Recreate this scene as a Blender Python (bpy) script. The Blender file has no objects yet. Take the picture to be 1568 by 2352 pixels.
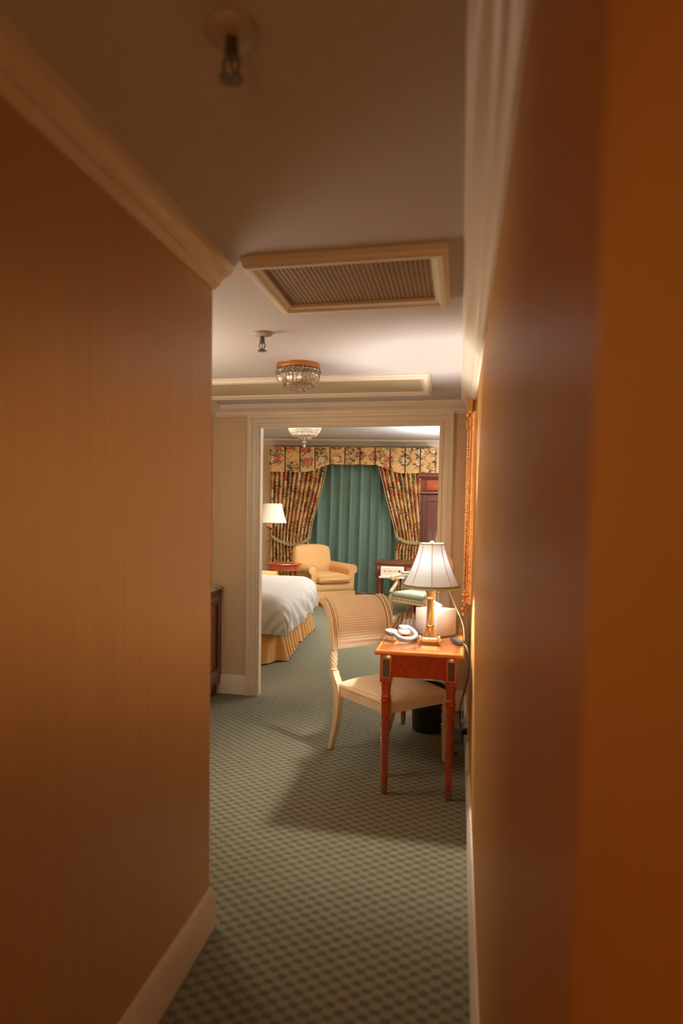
import bpy, bmesh, math, random
from mathutils import Vector, Matrix
random.seed(7)
PI = math.pi
sc = bpy.context.scene
COL = sc.collection

# ------------------------------------------------------------------ camera
cam_d = bpy.data.cameras.new('camera'); cam = bpy.data.objects.new('camera', cam_d); COL.objects.link(cam)
yaw, pitch, roll = .219, -.060, .014
F = Vector((-math.sin(yaw)*math.cos(pitch), math.cos(yaw)*math.cos(pitch), math.sin(pitch)))
r0 = Vector((math.cos(yaw), math.sin(yaw), 0)); u0 = r0.cross(F)
RR = math.cos(roll)*r0 + math.sin(roll)*u0; UU = -math.sin(roll)*r0 + math.cos(roll)*u0
cam.matrix_world = Matrix(((RR.x, UU.x, -F.x, 0), (RR.y, UU.y, -F.y, 0), (RR.z, UU.z, -F.z, 1.424), (0, 0, 0, 1)))
cam_d.sensor_width = 36; cam_d.sensor_fit = 'AUTO'; cam_d.lens = 24
cam_d.shift_x = 80/2352; cam_d.shift_y = 95/2352
cam_d.clip_start = .02; cam_d.clip_end = 60
cam_d.dof.use_dof = True; cam_d.dof.focus_distance = 6.0; cam_d.dof.aperture_fstop = 1.9
sc.camera = cam
sc.view_settings.view_transform = 'Standard'; sc.view_settings.look = 'None'
sc.view_settings.gamma = 1; sc.view_settings.exposure = 0.33; sc.view_settings.use_curve_mapping = False
w = bpy.data.worlds.new('world'); sc.world = w; w.use_nodes = True
w.node_tree.nodes['Background'].inputs[0].default_value = (.02, .015, .01, 1)
w.node_tree.nodes['Background'].inputs[1].default_value = 0.0

# ------------------------------------------------------------------ lights
def lamp(name, kind, loc, energy, color, size=.1, target=None, **kw):
    d = bpy.data.lights.new(name, kind); d.energy = energy; d.color = color
    if kind == 'AREA':
        d.shape = kw.pop('shape', 'SQUARE'); d.size = size
        if 'size_y' in kw: d.shape = 'RECTANGLE'; d.size_y = kw.pop('size_y')
    else: d.shadow_soft_size = size
    for k, v in kw.items(): setattr(d, k, v)
    o = bpy.data.objects.new(name, d); COL.objects.link(o); o.location = loc
    if target is not None:
        o.rotation_euler = (Vector(target)-Vector(loc)).to_track_quat('-Z', 'Y').to_euler()
    return o
BULB = (1.0, .86, .66)
# (the desk lamp's bulb is an emitting mesh in the lamp's own builder)
# unseen lights of the sleeping room, some added only to brighten it
lamp('bedroom_lamp_right', 'POINT', (1.15, 8.0, 1.45), 85, (1, .90, .80), .12)
lamp('bedroom_floor_patch_spot', 'SPOT', (.22, 8.75, 1.15), 130, (.90, 1, .96), .05, (.22, 8.75, 0), spot_size=math.radians(113), spot_blend=.12)  # unseen spot placed for the bright floor patch, not standing on a desk
lamp('bedroom_ceiling_glow_spot', 'SPOT', (.45, 8.7, 2.08), 700, (.88, .97, 1), .06, (.45, 8.7, 3), spot_size=math.radians(140), spot_blend=.6)  # unseen upward spot placed for the ceiling glow, without a fixture
lamp('bedroom_ceiling_fill', 'SPOT', (.10, 10.4, 1.90), 120, (.90, .97, 1), .08, (.10, 10.2, 3), spot_size=math.radians(150), spot_blend=.6)  # added unseen light that lifts the bedroom ceiling
lamp('drape_side_fill', 'POINT', (1.25, 10.7, 1.55), 55, (1, .93, .84), .10)  # added unseen side light, grazing the drapes so their folds show
lamp('bedroom_lamp_left', 'POINT', (-3.9, 6.6, 1.5), 50, (1, .78, .54), .12)
lamp('bedroom_overhead_fill', 'AREA', (-1.9, 8.6, 2.60), 42, (1, .84, .66), 1.2, (-1.9, 8.6, 0))  # added overhead fill for a dim room; the crystal light is off
# lamp of the side alcove, hidden behind the left wall
lamp('alcove_lamp', 'POINT', (-1.62, 3.05, 1.65), 19, (1, .83, .66), .25)
# amber bulb of the entrance behind the camera
lamp('entrance_light', 'POINT', (-.35, -1.6, 1.4), 17, (1, .54, .19), .3)
# added unseen spot, aimed down the corridor to brighten the left wall's end
lamp('left_wall_fill_spot', 'SPOT', (-.04, -1.8, 1.70), 420, (1, .62, .31), .15, (-.62, 2.6, 1.25), spot_size=math.radians(23), spot_blend=1.0)

# ------------------------------------------------------------------ materials
def mat(name, color=(.8, .8, .8), rough=.6, metal=0, spec=.5, **kw):
    m = bpy.data.materials.new(name); m.use_nodes = True
    b = m.node_tree.nodes['Principled BSDF']
    b.inputs['Base Color'].default_value = (*color, 1); b.inputs['Roughness'].default_value = rough
    b.inputs['Metallic'].default_value = metal; b.inputs['Specular IOR Level'].default_value = spec
    for k, v in kw.items(): b.inputs[k].default_value = v
    return m
class NT:
    """tiny helper for building shader graphs"""
    def __init__(s, m): s.t = m.node_tree; s.b = s.t.nodes['Principled BSDF']
    def n(s, kind, **kw):
        x = s.t.nodes.new(kind)
        for k, v in kw.items(): setattr(x, k, v)
        return x
    def put(s, sock, v):
        if hasattr(v, 'is_output') or isinstance(v, bpy.types.NodeSocket): s.t.links.new(v, sock)
        else: sock.default_value = v
    def m(s, op, a, b=0, c=0, clamp=False):
        x = s.n('ShaderNodeMath', operation=op, use_clamp=clamp)
        s.put(x.inputs[0], a); s.put(x.inputs[1], b); s.put(x.inputs[2], c); return x.outputs[0]
    def mix(s, f, a, b):
        x = s.n('ShaderNodeMix', data_type='RGBA')
        s.put(x.inputs[0], f)
        for i, v in ((6, a), (7, b)):
            if isinstance(v, tuple) and len(v) == 3: v = (*v, 1)
            s.put(x.inputs[i], v)
        return x.outputs[2]
    def obj(s): return s.n('ShaderNodeTexCoord').outputs['Object']
    def uv(s): return s.n('ShaderNodeTexCoord').outputs['UV']
    def xyz(s, v):
        x = s.n('ShaderNodeSeparateXYZ'); s.put(x.inputs[0], v); return x.outputs
    def comb(s, x, y, z=0):
        c = s.n('ShaderNodeCombineXYZ'); s.put(c.inputs[0], x); s.put(c.inputs[1], y); s.put(c.inputs[2], z); return c.outputs[0]
    def noise(s, v, scale, detail=3, rough=.5, out=0):
        x = s.n('ShaderNodeTexNoise'); s.put(x.inputs['Vector'], v); x.inputs['Scale'].default_value = scale
        x.inputs['Detail'].default_value = detail; x.inputs['Roughness'].default_value = rough; return x.outputs[out]
    def vmath(s, op, a, b):
        x = s.n('ShaderNodeVectorMath', operation=op); s.put(x.inputs[0], a); s.put(x.inputs[1], b); return x.outputs[0]
    def bump(s, h, strength=.3, dist=.01):
        x = s.n('ShaderNodeBump'); x.inputs['Strength'].default_value = strength; x.inputs['Distance'].default_value = dist
        s.put(x.inputs['Height'], h); s.t.links.new(x.outputs[0], s.b.inputs['Normal'])
    def step(s, v, a, b):
        x = s.n('ShaderNodeMapRange', interpolation_type='SMOOTHSTEP'); s.put(x.inputs[0], v)
        x.inputs[1].default_value = a; x.inputs[2].default_value = b; return x.outputs[0]
    def color(s, c): s.t.links.new(c, s.b.inputs['Base Color'])

def wallpaper(name, c, amp, axis, rough=.5, spec=.4, pitch=.0105):
    m = mat(name, c, rough, spec=spec); t = NT(m); p = t.xyz(t.obj())
    a = p[axis]
    wv = t.m('SINE', t.m('MULTIPLY', a, 2*PI/pitch))
    n = t.noise(t.comb(t.m('MULTIPLY', a, 60), t.m('MULTIPLY', p[2], 1.5)), 1.0, 3)
    k = t.m('ADD', t.m('MULTIPLY', wv, .22), t.m('MULTIPLY', n, .9))
    lo = tuple(v*(1-amp) for v in c); hi = tuple(min(1, v*(1+amp)) for v in c)
    t.color(t.mix(t.step(k, .1, .8), lo, hi)); t.bump(k, .12, .002)
    return m
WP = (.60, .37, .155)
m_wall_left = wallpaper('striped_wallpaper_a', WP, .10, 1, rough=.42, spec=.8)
m_wall_right = wallpaper('striped_wallpaper_shaded', (.54, .28, .09), .05, 1, rough=.42, spec=.06)  # left wall's paper again, with this wall's shade put into the colour
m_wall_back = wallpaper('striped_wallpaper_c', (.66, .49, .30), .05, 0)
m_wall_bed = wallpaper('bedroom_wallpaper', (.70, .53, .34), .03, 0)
m_ceil = mat('ceiling_paint', (.62, .60, .61), .85); t = NT(m_ceil); t.bump(t.noise(t.obj(), 160, 2), .05, .002)
m_trim = mat('cream_trim_paint', (.80, .71, .60), .32, spec=.5)
m_frame = mat('cream_frame_paint', (.88, .80, .68), .35, spec=.5)
m_panel = mat('cream_panel_paint', (.62, .52, .36), .6)
m_casing = mat('grey_cream_casing_paint', (.70, .60, .46), .4)

def carpet():
    m = mat('patterned_carpet', (.3, .27, .18), .95, spec=.1); t = NT(m); o = t.obj(); p = t.xyz(o)
    n = t.noise(o, 500, 2)
    jx = t.m('MULTIPLY', t.m('SUBTRACT', t.noise(o, 40, 1), .5), .012)
    cx = t.m('COSINE', t.m('MULTIPLY', t.m('ADD', p[0], jx), 2*PI/.066)); cy = t.m('COSINE', t.m('MULTIPLY', t.m('ADD', p[1], jx), 2*PI/.055))
    # staggered lozenges: a light lattice ground with dark green dots
    v = t.m('MULTIPLY', cx, cy)
    v = t.m('ADD', v, t.m('MULTIPLY', t.m('SUBTRACT', n, .5), 1.4))
    c = t.mix(t.step(v, -.55, .75), (.255, .23, .163), (.10, .12, .075))
    c = t.mix(t.m('MULTIPLY', t.noise(o, 3, 2), .25), c, (.19, .175, .115))
    t.color(c); t.bump(n, .5, .004); return m
m_carpet = carpet()

def wood(name, c1, c2, rough=.25, axis=0, scale=9, coat=.4):
    m = mat(name, c1, rough, spec=.5); t = NT(m); p = t.xyz(t.obj())
    q = [t.m('MULTIPLY', p[i], .12 if i == axis else 1) for i in range(3)]
    v = t.comb(*q); n = t.noise(v, scale*3, 4, .6); n2 = t.noise(v, scale*18, 2)
    k = t.m('ADD', t.m('MULTIPLY', n, .8), t.m('MULTIPLY', n2, .2))
    t.color(t.mix(t.step(k, .3, .7), c1, c2)); t.b.inputs['Coat Weight'].default_value = coat; t.b.inputs['Coat Roughness'].default_value = .15
    return m
m_desk = wood('polished_cherry_wood', (.25, .026, .004), (.35, .05, .007), .22, 1)
m_desk_edge = wood('cherry_edge_wood', (.55, .15, .035), (.66, .20, .05), .18, 0)
m_inlay = wood('dark_inlay_wood', (.055, .022, .010), (.085, .035, .015), .4, 2)
m_inline = mat('boxwood_inlay', (.62, .30, .08), .3)
m_mahog = wood('dark_mahogany', (.070, .012, .006), (.13, .022, .010), .3, 2)
m_mahog_l = wood('mahogany_panel', (.16, .028, .010), (.27, .05, .018), .3, 0)
m_mahog_d = wood('mahogany_side', (.045, .010, .007), (.07, .016, .010), .4, 2)
m_rtable = wood('table_mahogany', (.30, .055, .018), (.42, .085, .028), .2, 0)
m_pale = wood('antique_cream_wood', (.66, .50, .34), (.76, .60, .42), .42, 2, 5, .1)
m_pale2 = wood('antique_taupe_wood', (.42, .31, .19), (.55, .42, .27), .42, 2, 5, .1)
m_groove = mat('brown_glaze_in_grooves', (.16, .08, .035), .6)

def dotted(name, base, dot, pitch=.011, r=.30, coords='uv'):
    m = mat(name, base, .8, spec=.2); t = NT(m); p = t.xyz(t.uv())
    a = t.m('DIVIDE', p[0], pitch); b = t.m('DIVIDE', p[1], pitch)
    row = t.m('FLOOR', b); off = t.m('MULTIPLY', t.m('MODULO', row, 2), .5)
    fx = t.m('SUBTRACT', t.m('FRACT', t.m('ADD', a, off)), .5); fy = t.m('SUBTRACT', t.m('FRACT', b), .5)
    d = t.m('SQRT', t.m('ADD', t.m('MULTIPLY', fx, fx), t.m('MULTIPLY', fy, fy)))
    k = t.step(d, r, r*.55)
    t.color(t.mix(k, base, dot)); t.bump(k, .3, .001); return m
m_dot = dotted('cream_dotted_upholstery', (.88, .72, .53), (.44, .27, .12))
def cloth(name, c, c2=None, scale=350, rough=.85, bump=.15):
    m = mat(name, c, rough, spec=.2); t = NT(m); n = t.noise(t.obj(), scale, 2)
    c2 = c2 or tuple(v*.85 for v in c); t.color(t.mix(n, c2, c)); t.bump(n, bump, .002)
    t.b.inputs['Sheen Weight'].default_value = .2; return m
m_duvet = cloth('white_duvet_cotton', (.50, .50, .495), (.47, .47, .465))
m_skirt = cloth('gold_satin_skirt', (.56, .31, .10), (.50, .26, .08), 60, .45)
m_green = cloth('green_drape_fabric', (.155, .255, .205), (.14, .235, .185), 80, .6)
m_greenseat = cloth('pale_green_seat_fabric', (.30, .36, .28), None, 200, .6)
m_shade_w = mat('unlit_white_shade', (.80, .74, .70), .8)
m_rope = cloth('braided_rope', (.52, .38, .19), (.26, .25, .12), 60, .8, .5)
def diamond(name, c, c2):
    m = mat(name, c, .7, spec=.25); t = NT(m); p = t.xyz(t.uv())
    a = t.m('ABSOLUTE', t.m('SUBTRACT', t.m('FRACT', t.m('DIVIDE', t.m('ADD', p[0], p[1]), .11)), .5))
    b = t.m('ABSOLUTE', t.m('SUBTRACT', t.m('FRACT', t.m('DIVIDE', t.m('SUBTRACT', p[0], p[1]), .11)), .5))
    k = t.step(t.m('MINIMUM', a, b), .05, .01)
    n = t.noise(t.obj(), 200, 2)
    t.color(t.mix(t.m('MULTIPLY', k, .5), t.mix(n, c, tuple(v*.9 for v in c)), c2)); return m
m_arm = diamond('gold_damask_upholstery', (.74, .45, .19), (.84, .60, .34))

def floral():
    """chintz: gold ground, green-black sprays of leaves and stems, red and white flower heads; in metres of UV"""
    m = mat('floral_chintz', (.62, .36, .13), .6, spec=.3); t = NT(m); uv = t.uv()
    dn = t.noise(uv, 9, 3, .6, 1)
    wv = t.vmath('ADD', uv, t.vmath('MULTIPLY', t.vmath('SUBTRACT', dn, (.5, .5, .5)), (.06, .06, 0)))
    wv2 = t.vmath('ADD', uv, t.vmath('MULTIPLY', t.vmath('SUBTRACT', t.noise(uv, 60, 2, .6, 1), (.5, .5, .5)), (.028, .028, 0)))
    ground = t.mix(t.step(t.noise(uv, 7, 4), .45, .7), (.70, .415, .17), (.60, .33, .12))
    def vor(v, scale, rnd=1, feat='F1'):
        x = t.n('ShaderNodeTexVoronoi', voronoi_dimensions='2D', feature=feat); t.put(x.inputs['Vector'], v)
        x.inputs['Scale'].default_value = scale; x.inputs['Randomness'].default_value = rnd; return x
    # stems: thin lines of a warped cell pattern
    e = vor(wv, 5.2, 1, 'DISTANCE_TO_EDGE').outputs['Distance']
    stem = t.m('MULTIPLY', t.step(e, .022, .008), t.step(t.noise(uv, 4.5, 1), .42, .5))
    c = t.mix(stem, ground, (.11, .07, .03))
    # leaves: stretched cells near the flowers, two directions
    big = vor(uv, 4.3, .75); bd = vor(wv2, 4.3, .75)
    near = t.step(big.outputs['Distance'], .58, .38)
    for ang, col in ((.7, (.055, .065, .03)), (-.8, (.10, .12, .06)), (1.5, (.035, .035, .02))):
        mp = t.n('ShaderNodeMapping'); t.put(mp.inputs['Vector'], wv); mp.inputs['Rotation'].default_value = (0, 0, ang)
        mp.inputs['Scale'].default_value = (1, 3.0, 1)
        lv = vor(mp.outputs[0], 11, .9).outputs['Distance']
        k = t.m('MULTIPLY', t.step(lv, .35, .27), near)
        k = t.m('MULTIPLY', k, t.step(t.noise(t.vmath('ADD', uv, (ang*3, ang, 0)), 11, 1), .44, .50))
        c = t.mix(k, c, col)
    # flower heads with small petals
    pet = vor(uv, 38, 1); pd = pet.outputs['Distance']
    k = t.step(bd.outputs['Distance'], .27, .23)
    rnd = t.xyz(big.outputs['Color'])[0]
    red = t.mix(t.step(pd, .25, .6), (.62, .14, .07), (.30, .02, .012)); red = t.mix(t.step(t.noise(uv, 40, 1), .55, .65), red, (.70, .34, .20))
    white = t.mix(t.step(pd, .3, .65), (.78, .66, .47), (.42, .22, .10))
    fl = t.mix(t.step(rnd, .50, .52), red, white)
    keep = t.step(t.xyz(big.outputs['Color'])[1], .18, .20)
    c = t.mix(t.m('MULTIPLY', k, keep), c, fl)
    t.color(c); return m
m_floral = floral()
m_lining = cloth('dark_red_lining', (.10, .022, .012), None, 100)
m_trimband = mat('pale_curtain_edging', (.50, .45, .27), .7)

m_brass = mat('aged_brass', (.62, .36, .15), .28, 1)
m_brass_col = mat('satin_brass', (.46, .28, .12), .38, .85)
m_gold = mat('carved_gilt', (1.0, .52, .20), .38, .7); t = NT(m_gold); nn = t.noise(t.obj(), 60, 3); t.bump(nn, .8, .006)
m_mirror = mat('mirror_glass', (.85, .85, .85), .03, 1)
m_bronze = mat('ormolu_ring', (.55, .25, .08), .35, .9); t = NT(m_bronze); t.bump(t.noise(t.obj(), 140, 3), .8, .004)
m_crystal = mat('cut_crystal', (.95, .93, .88), .04, spec=.6, **{'Transmission Weight': .93, 'IOR': 1.55})
m_crystal_in = mat('fixture_plate', (.30, .24, .17), .4, .4)
m_glass = bpy.data.materials.new('glass_table_top'); m_glass.use_nodes = True; _t = m_glass.node_tree; _t.nodes.clear()
_o = _t.nodes.new('ShaderNodeOutputMaterial'); _m = _t.nodes.new('ShaderNodeMixShader'); _a = _t.nodes.new('ShaderNodeBsdfTransparent'); _g = _t.nodes.new('ShaderNodeBsdfGlossy'); _f = _t.nodes.new('ShaderNodeFresnel')
_a.inputs[0].default_value = (.93, .96, .94, 1); _g.inputs['Roughness'].default_value = .02; _f.inputs[0].default_value = 1.5
_ge = _t.nodes.new('ShaderNodeNewGeometry'); _sb = _t.nodes.new('ShaderNodeMath'); _sb.operation = 'SUBTRACT'; _sb.inputs[0].default_value = 1; _t.links.new(_ge.outputs['Backfacing'], _sb.inputs[1])
_mu = _t.nodes.new('ShaderNodeMath'); _mu.operation = 'MULTIPLY'; _t.links.new(_f.outputs[0], _mu.inputs[0]); _t.links.new(_sb.outputs[0], _mu.inputs[1]); _t.links.new(_mu.outputs[0], _m.inputs[0]); _t.links.new(_a.outputs[0], _m.inputs[1]); _t.links.new(_g.outputs[0], _m.inputs[2]); _t.links.new(_m.outputs[0], _o.inputs[0])
m_metal = mat('dull_chrome', (.20, .17, .14), .32, 1)
m_white = mat('white_plastic', (.80, .76, .70), .4)
m_hp = mat('white_headphone_plastic', (.20, .20, .22), .35)
m_hpad = mat('beige_ear_pad', (.55, .42, .33), .7)
m_tbox = mat('blush_tissue_box', (.20, .155, .13), .5); t = NT(m_tbox); t.bump(t.m('SINE', t.m('MULTIPLY', t.xyz(t.obj())[2], 900)), .1, .001)
m_tissue = mat('tissue_paper', (.88, .88, .88), .9)
m_black = mat('black_plastic', (.006, .006, .007), .45)
m_dkgrey = mat('dark_grey_plastic', (.018, .020, .022), .4)
m_cordp = mat('pale_cord', (.50, .42, .27), .5)
m_cordd = mat('dark_cord', (.03, .022, .016), .5)
m_ferrule = mat('worn_brass_ferrule', (.30, .17, .07), .4, .7)
m_trimgreen = mat('olive_shade_binding', (.20, .20, .09), .7)
m_trimcream = mat('cream_shade_binding', (.42, .38, .27), .7)
m_rib = mat('amber_shade_rib', (.55, .24, .07), .7)
m_speaker = mat('speaker_cloth', (.10, .07, .04), .9)
def marble():
    m = mat('grey_marble', (.5, .45, .4), .2); t = NT(m); n = t.noise(t.obj(), 14, 6, .7)
    t.color(t.mix(t.step(n, .4, .65), (.55, .50, .44), (.30, .26, .22))); return m
m_marble = marble()
def shade_mat():
    m = bpy.data.materials.new('lit_linen_shade'); m.use_nodes = True; t = m.node_tree; t.nodes.clear()
    o = t.nodes.new('ShaderNodeOutputMaterial'); mx = t.nodes.new('ShaderNodeMixShader'); d = t.nodes.new('ShaderNodeBsdfDiffuse'); tr = t.nodes.new('ShaderNodeBsdfTranslucent')
    n = t.nodes.new('ShaderNodeTexNoise'); n.inputs['Scale'].default_value = 260; cr = t.nodes.new('ShaderNodeMix'); cr.data_type = 'RGBA'
    t.links.new(n.outputs[0], cr.inputs[0]); cr.inputs[6].default_value = (.70, .81, .97, 1); cr.inputs[7].default_value = (.76, .86, .99, 1)
    t.links.new(cr.outputs[2], d.inputs[0]); t.links.new(cr.outputs[2], tr.inputs[0])
    mx.inputs[0].default_value = .0046; t.links.new(d.outputs[0], mx.inputs[1]); t.links.new(tr.outputs[0], mx.inputs[2]); t.links.new(mx.outputs[0], o.inputs[0]); return m
m_shade = shade_mat()
def grille_mat():
    m = mat('woven_metal_grille', (.30, .19, .10), .5, .3); t = NT(m); p = t.xyz(t.obj())
    a = t.m('SINE', t.m('MULTIPLY', p[0], 2*PI/.0155)); b = t.m('SINE', t.m('MULTIPLY', p[1], 2*PI/.0055))
    k = t.step(a, .25, .7); k2 = t.step(b, -.2, .4)
    c = t.mix(t.m('MULTIPLY', k2, .45), (.22, .14, .085), (.30, .20, .12)); c = t.mix(k, c, (.40, .28, .17))
    t.color(c); t.bump(t.m('ADD', a, t.m('MULTIPLY', b, .4)), .5, .003); return m
m_grille = grille_mat()

# ------------------------------------------------------------------ mesh helpers
class MB:
    def __init__(s): s.bm = bmesh.new(); s.uvl = None
    def box(s, x0, y0, z0, x1, y1, z1, M=None, bev=0):
        r = bmesh.ops.create_cube(s.bm, size=1); vs = r['verts']
        for v in vs:
            v.co = Vector(((x0+x1)/2+v.co.x*(x1-x0), (y0+y1)/2+v.co.y*(y1-y0), (z0+z1)/2+v.co.z*(z1-z0)))
        if bev:
            es = list({e for v in vs for e in v.link_edges})
            r = bmesh.ops.bevel(s.bm, geom=es, offset=bev, segments=2, affect='EDGES', profile=.5); vs = list({v for f in r['faces'] for v in f.verts} | {v for v in vs if v.is_valid})
        if M: bmesh.ops.transform(s.bm, matrix=M, verts=vs)
        return s
    def rings(s, rings, closed=True, cap=(True, True)):
        """skin a list of rings of points"""
        V = [[s.bm.verts.new(p) for p in r] for r in rings]; n = len(V[0])
        for a, b in zip(V, V[1:]):
            for i in range(n if closed else n-1):
                j = (i+1) % n; s.bm.faces.new((a[i], a[j], b[j], b[i]))
        if closed:
            if cap[0]: s.bm.faces.new(list(reversed(V[0])))
            if cap[1]: s.bm.faces.new(V[-1])
        return s
    def lathe(s, prof, c=(0, 0, 0), n=24, M=None, sq=False):
        """prof: (r, z) from bottom to top"""
        R = []
        for r, z in prof:
            ring = []
            for i in range(n):
                a = 2*PI*(i+.5)/n; k = 1
                ring.append(Vector((c[0]+r*math.cos(a)*k, c[1]+r*math.sin(a)*k, c[2]+z)))
            R.append([M @ p for p in ring] if M else ring)
        return s.rings(R)
    def tube(s, pts, rad, n=8, cap=True, sx=1.0, sy=1.0, up=Vector((0, 0, 1))):
        pts = [Vector(p) for p in pts]; R = []
        if not hasattr(rad, '__len__'): rad = [rad]*len(pts)
        for i, p in enumerate(pts):
            d = (pts[min(i+1, len(pts)-1)]-pts[max(i-1, 0)]).normalized()
            a = d.cross(up)
            if a.length < 1e-3: a = d.cross(Vector((0, 1, 0)))
            a.normalize(); b = d.cross(a)
            R.append([p+(a*math.cos(2*PI*k/n)*sx+b*math.sin(2*PI*k/n)*sy)*rad[i] for k in range(n)])
        return s.rings(R, True, (cap, cap))
    def sweep(s, prof, pts, up=Vector((0, 0, 1)), side=None, closed=False):
        """prof points (a, b): a along side, b along up; pts path; side direction per point by mitre"""
        pts = [Vector(p) for p in pts]; R = []; n = len(pts)
        for i, p in enumerate(pts):
            if closed: d0 = (p-pts[i-1]).normalized(); d1 = (pts[(i+1) % n]-p).normalized()
            else:
                d0 = (p-pts[i-1]).normalized() if i else (pts[1]-p).normalized()
                d1 = (pts[i+1]-p).normalized() if i < n-1 else d0
            s0 = d0.cross(up).normalized(); s1 = d1.cross(up).normalized(); m = (s0+s1).normalized(); m = m/ max(.2, m.dot(s0))
            R.append([p+m*a+up*b for a, b in prof])
        if closed: R.append(R[0])
        if closed:
            V = [[s.bm.verts.new(q) for q in r] for r in R[:-1]]; V.append(V[0]); k = len(prof)
            for a, b in zip(V, V[1:]):
                for i in range(k): j = (i+1) % k; s.bm.faces.new((a[i], a[j], b[j], b[i]))
            return s
        return s.rings(R)
    def grid(s, fn, nu, nv, uvf=None, closed_u=False):
        if s.uvl is None: s.uvl = s.bm.loops.layers.uv.new('UVMap')
        V = [[s.bm.verts.new(fn(i/nu, j/nv)) for i in range(nu+1)] for j in range(nv+1)]
        for j in range(nv):
            for i in range(nu):
                f = s.bm.faces.new((V[j][i], V[j][i+1], V[j+1][i+1], V[j+1][i]))
                if uvf:
                    for l, (a, b) in zip(f.loops, ((i, j), (i+1, j), (i+1, j+1), (i, j+1))): l[s.uvl].uv = uvf(a/nu, b/nv)
        return s
    def cushion(s, x0, y0, z0, x1, y1, z1, puff=.02, crown=.015, n=10, r=.03, M=None, uvs=True):
        """soft box: rounded rim, crowned top and bottom"""
        if s.uvl is None: s.uvl = s.bm.loops.layers.uv.new('UVMap')
        cx, cy, cz = (x0+x1)/2, (y0+y1)/2, (z0+z1)/2; hx, hy, hz = (x1-x0)/2, (y1-y0)/2, (z1-z0)/2
        # one cushion per mesh: every vertex belongs to it
        r_ = bmesh.ops.create_cube(s.bm, size=2)
        bmesh.ops.subdivide_edges(s.bm, edges=s.bm.edges[:], cuts=n, use_grid_fill=True)
        vs = s.bm.verts[:]; fs = s.bm.faces[:]
        for v in vs:
            x, y, z = v.co; ex = 1-x*x*x*x; ey = 1-y*y*y*y; ez = 1-z*z
            X = x*(hx-r)+(0); Y = y*(hy-r); Z = z*(hz-min(r, hz*.9))
            q = Vector((x*abs(x)**3, y*abs(y)**3, z*abs(z)**3 if hz > r else z)); ql = max(1e-6, q.length); q = q/ql
            p = Vector((X, Y, Z))+Vector((q.x*r, q.y*r, q.z*min(r, hz*.9)))
            if abs(z) > .999: p.z += math.copysign(crown*ex*ey, z)
            if abs(x) > .999: p.x += math.copysign(puff*ey*ez, x)
            if abs(y) > .999: p.y += math.copysign(puff*ex*ez, y)
            v.co = Vector((cx, cy, cz))+p
        for f in fs:
            nrm = f.normal
            f.normal_update(); nrm = f.normal; ax = max(range(3), key=lambda k: abs(nrm[k]))
            for l in f.loops:
                c = l.vert.co; l[s.uvl].uv = (c.x, c.y) if ax == 2 else ((c.x, c.z) if ax == 1 else (c.y, c.z))
        if M: bmesh.ops.transform(s.bm, matrix=M, verts=vs)
        return s
    def xf(s, M): bmesh.ops.transform(s.bm, matrix=M, verts=s.bm.verts[:]); return s
    def build(s, name, m, parent=None, smooth=True, loc=None, ang=.7):
        bmesh.ops.recalc_face_normals(s.bm, faces=s.bm.faces[:])
        me = bpy.data.meshes.new(name); s.bm.to_mesh(me); s.bm.free()
        o = bpy.data.objects.new(name, me); COL.objects.link(o); me.materials.append(m)
        if smooth:
            me.polygons.foreach_set('use_smooth', [True]*len(me.polygons)); me.set_sharp_from_angle(angle=ang)
        if parent: o.parent = parent
        if loc: o.location = loc
        return o
def tag(o, label, cat, group=None, kind=None):
    if label: o['label'] = label
    if cat: o['category'] = cat
    if group: o['group'] = group
    if kind: o['kind'] = kind
    return o
def thing(name, label, cat, loc=(0, 0, 0), rz=0, group=None):
    o = bpy.data.objects.new(name, None); COL.objects.link(o); o.location = loc; o.rotation_euler = (0, 0, rz); o.empty_display_size = .1
    return tag(o, label, cat, group)
def struct(name, mb, m, smooth=False, label=None):
    o = mb.build(name, m, None, smooth); o['kind'] = 'structure'
    if label: o['label'] = label
    return o
def smoothpath(p, n):
    out = []; m_ = len(p)
    for i in range(n+1):
        f = i/n*(m_-1); k = min(int(f), m_-2); f -= k
        a, b_, c_, d_ = p[max(k-1, 0)], p[k], p[k+1], p[min(k+2, m_-1)]
        out.append(tuple(.5*((2*b_[j])+(-a[j]+c_[j])*f+(2*a[j]-5*b_[j]+4*c_[j]-d_[j])*f*f+(-a[j]+3*b_[j]-3*c_[j]+d_[j])*f**3) for j in range(len(b_))))
    return out
def copy_tree(o, parent=None):
    c = o.copy(); COL.objects.link(c)
    if parent: c.parent = parent
    for ch in [x for x in bpy.data.objects if x.parent == o]: copy_tree(ch, c)
    return c

# ------------------------------------------------------------------ the setting
H = 2.225; XL = -.796; YL = 2.125; XR = .083; YB = 5.02; TB = .06; XA = -1.87
XD0, XD1, ZD = -1.497, -.142, 2.075
struct('floor', MB().box(-5.2, -2.2, -.1, 3.2, 13.2, 0), m_carpet, label='green and tan carpet with a small staggered lozenge pattern')
struct('ceiling', MB().box(-2.9, -2.2, H, .95, YB+TB, H+.1), m_ceil, label='low hall ceiling')
struct('ceiling', MB().box(-4.9, YB+TB, 2.70, 2.7, 12.9, 2.8), m_ceil, label='higher ceiling of the bedroom')
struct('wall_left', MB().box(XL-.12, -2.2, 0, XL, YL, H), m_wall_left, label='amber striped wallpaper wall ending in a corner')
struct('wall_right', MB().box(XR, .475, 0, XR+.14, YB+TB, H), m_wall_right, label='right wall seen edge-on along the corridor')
struct('wall_right_near', MB().rings([[Vector(p) for p in ((XR-.002, .465, z), (XR+.04, .475, z), (XR+.35, .475, z), (XR+.6, -.6, z), (XR+.30, -.6, z))] for z in (0, H)]), m_wall_right, label='out of focus wall close to the viewer')
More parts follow.
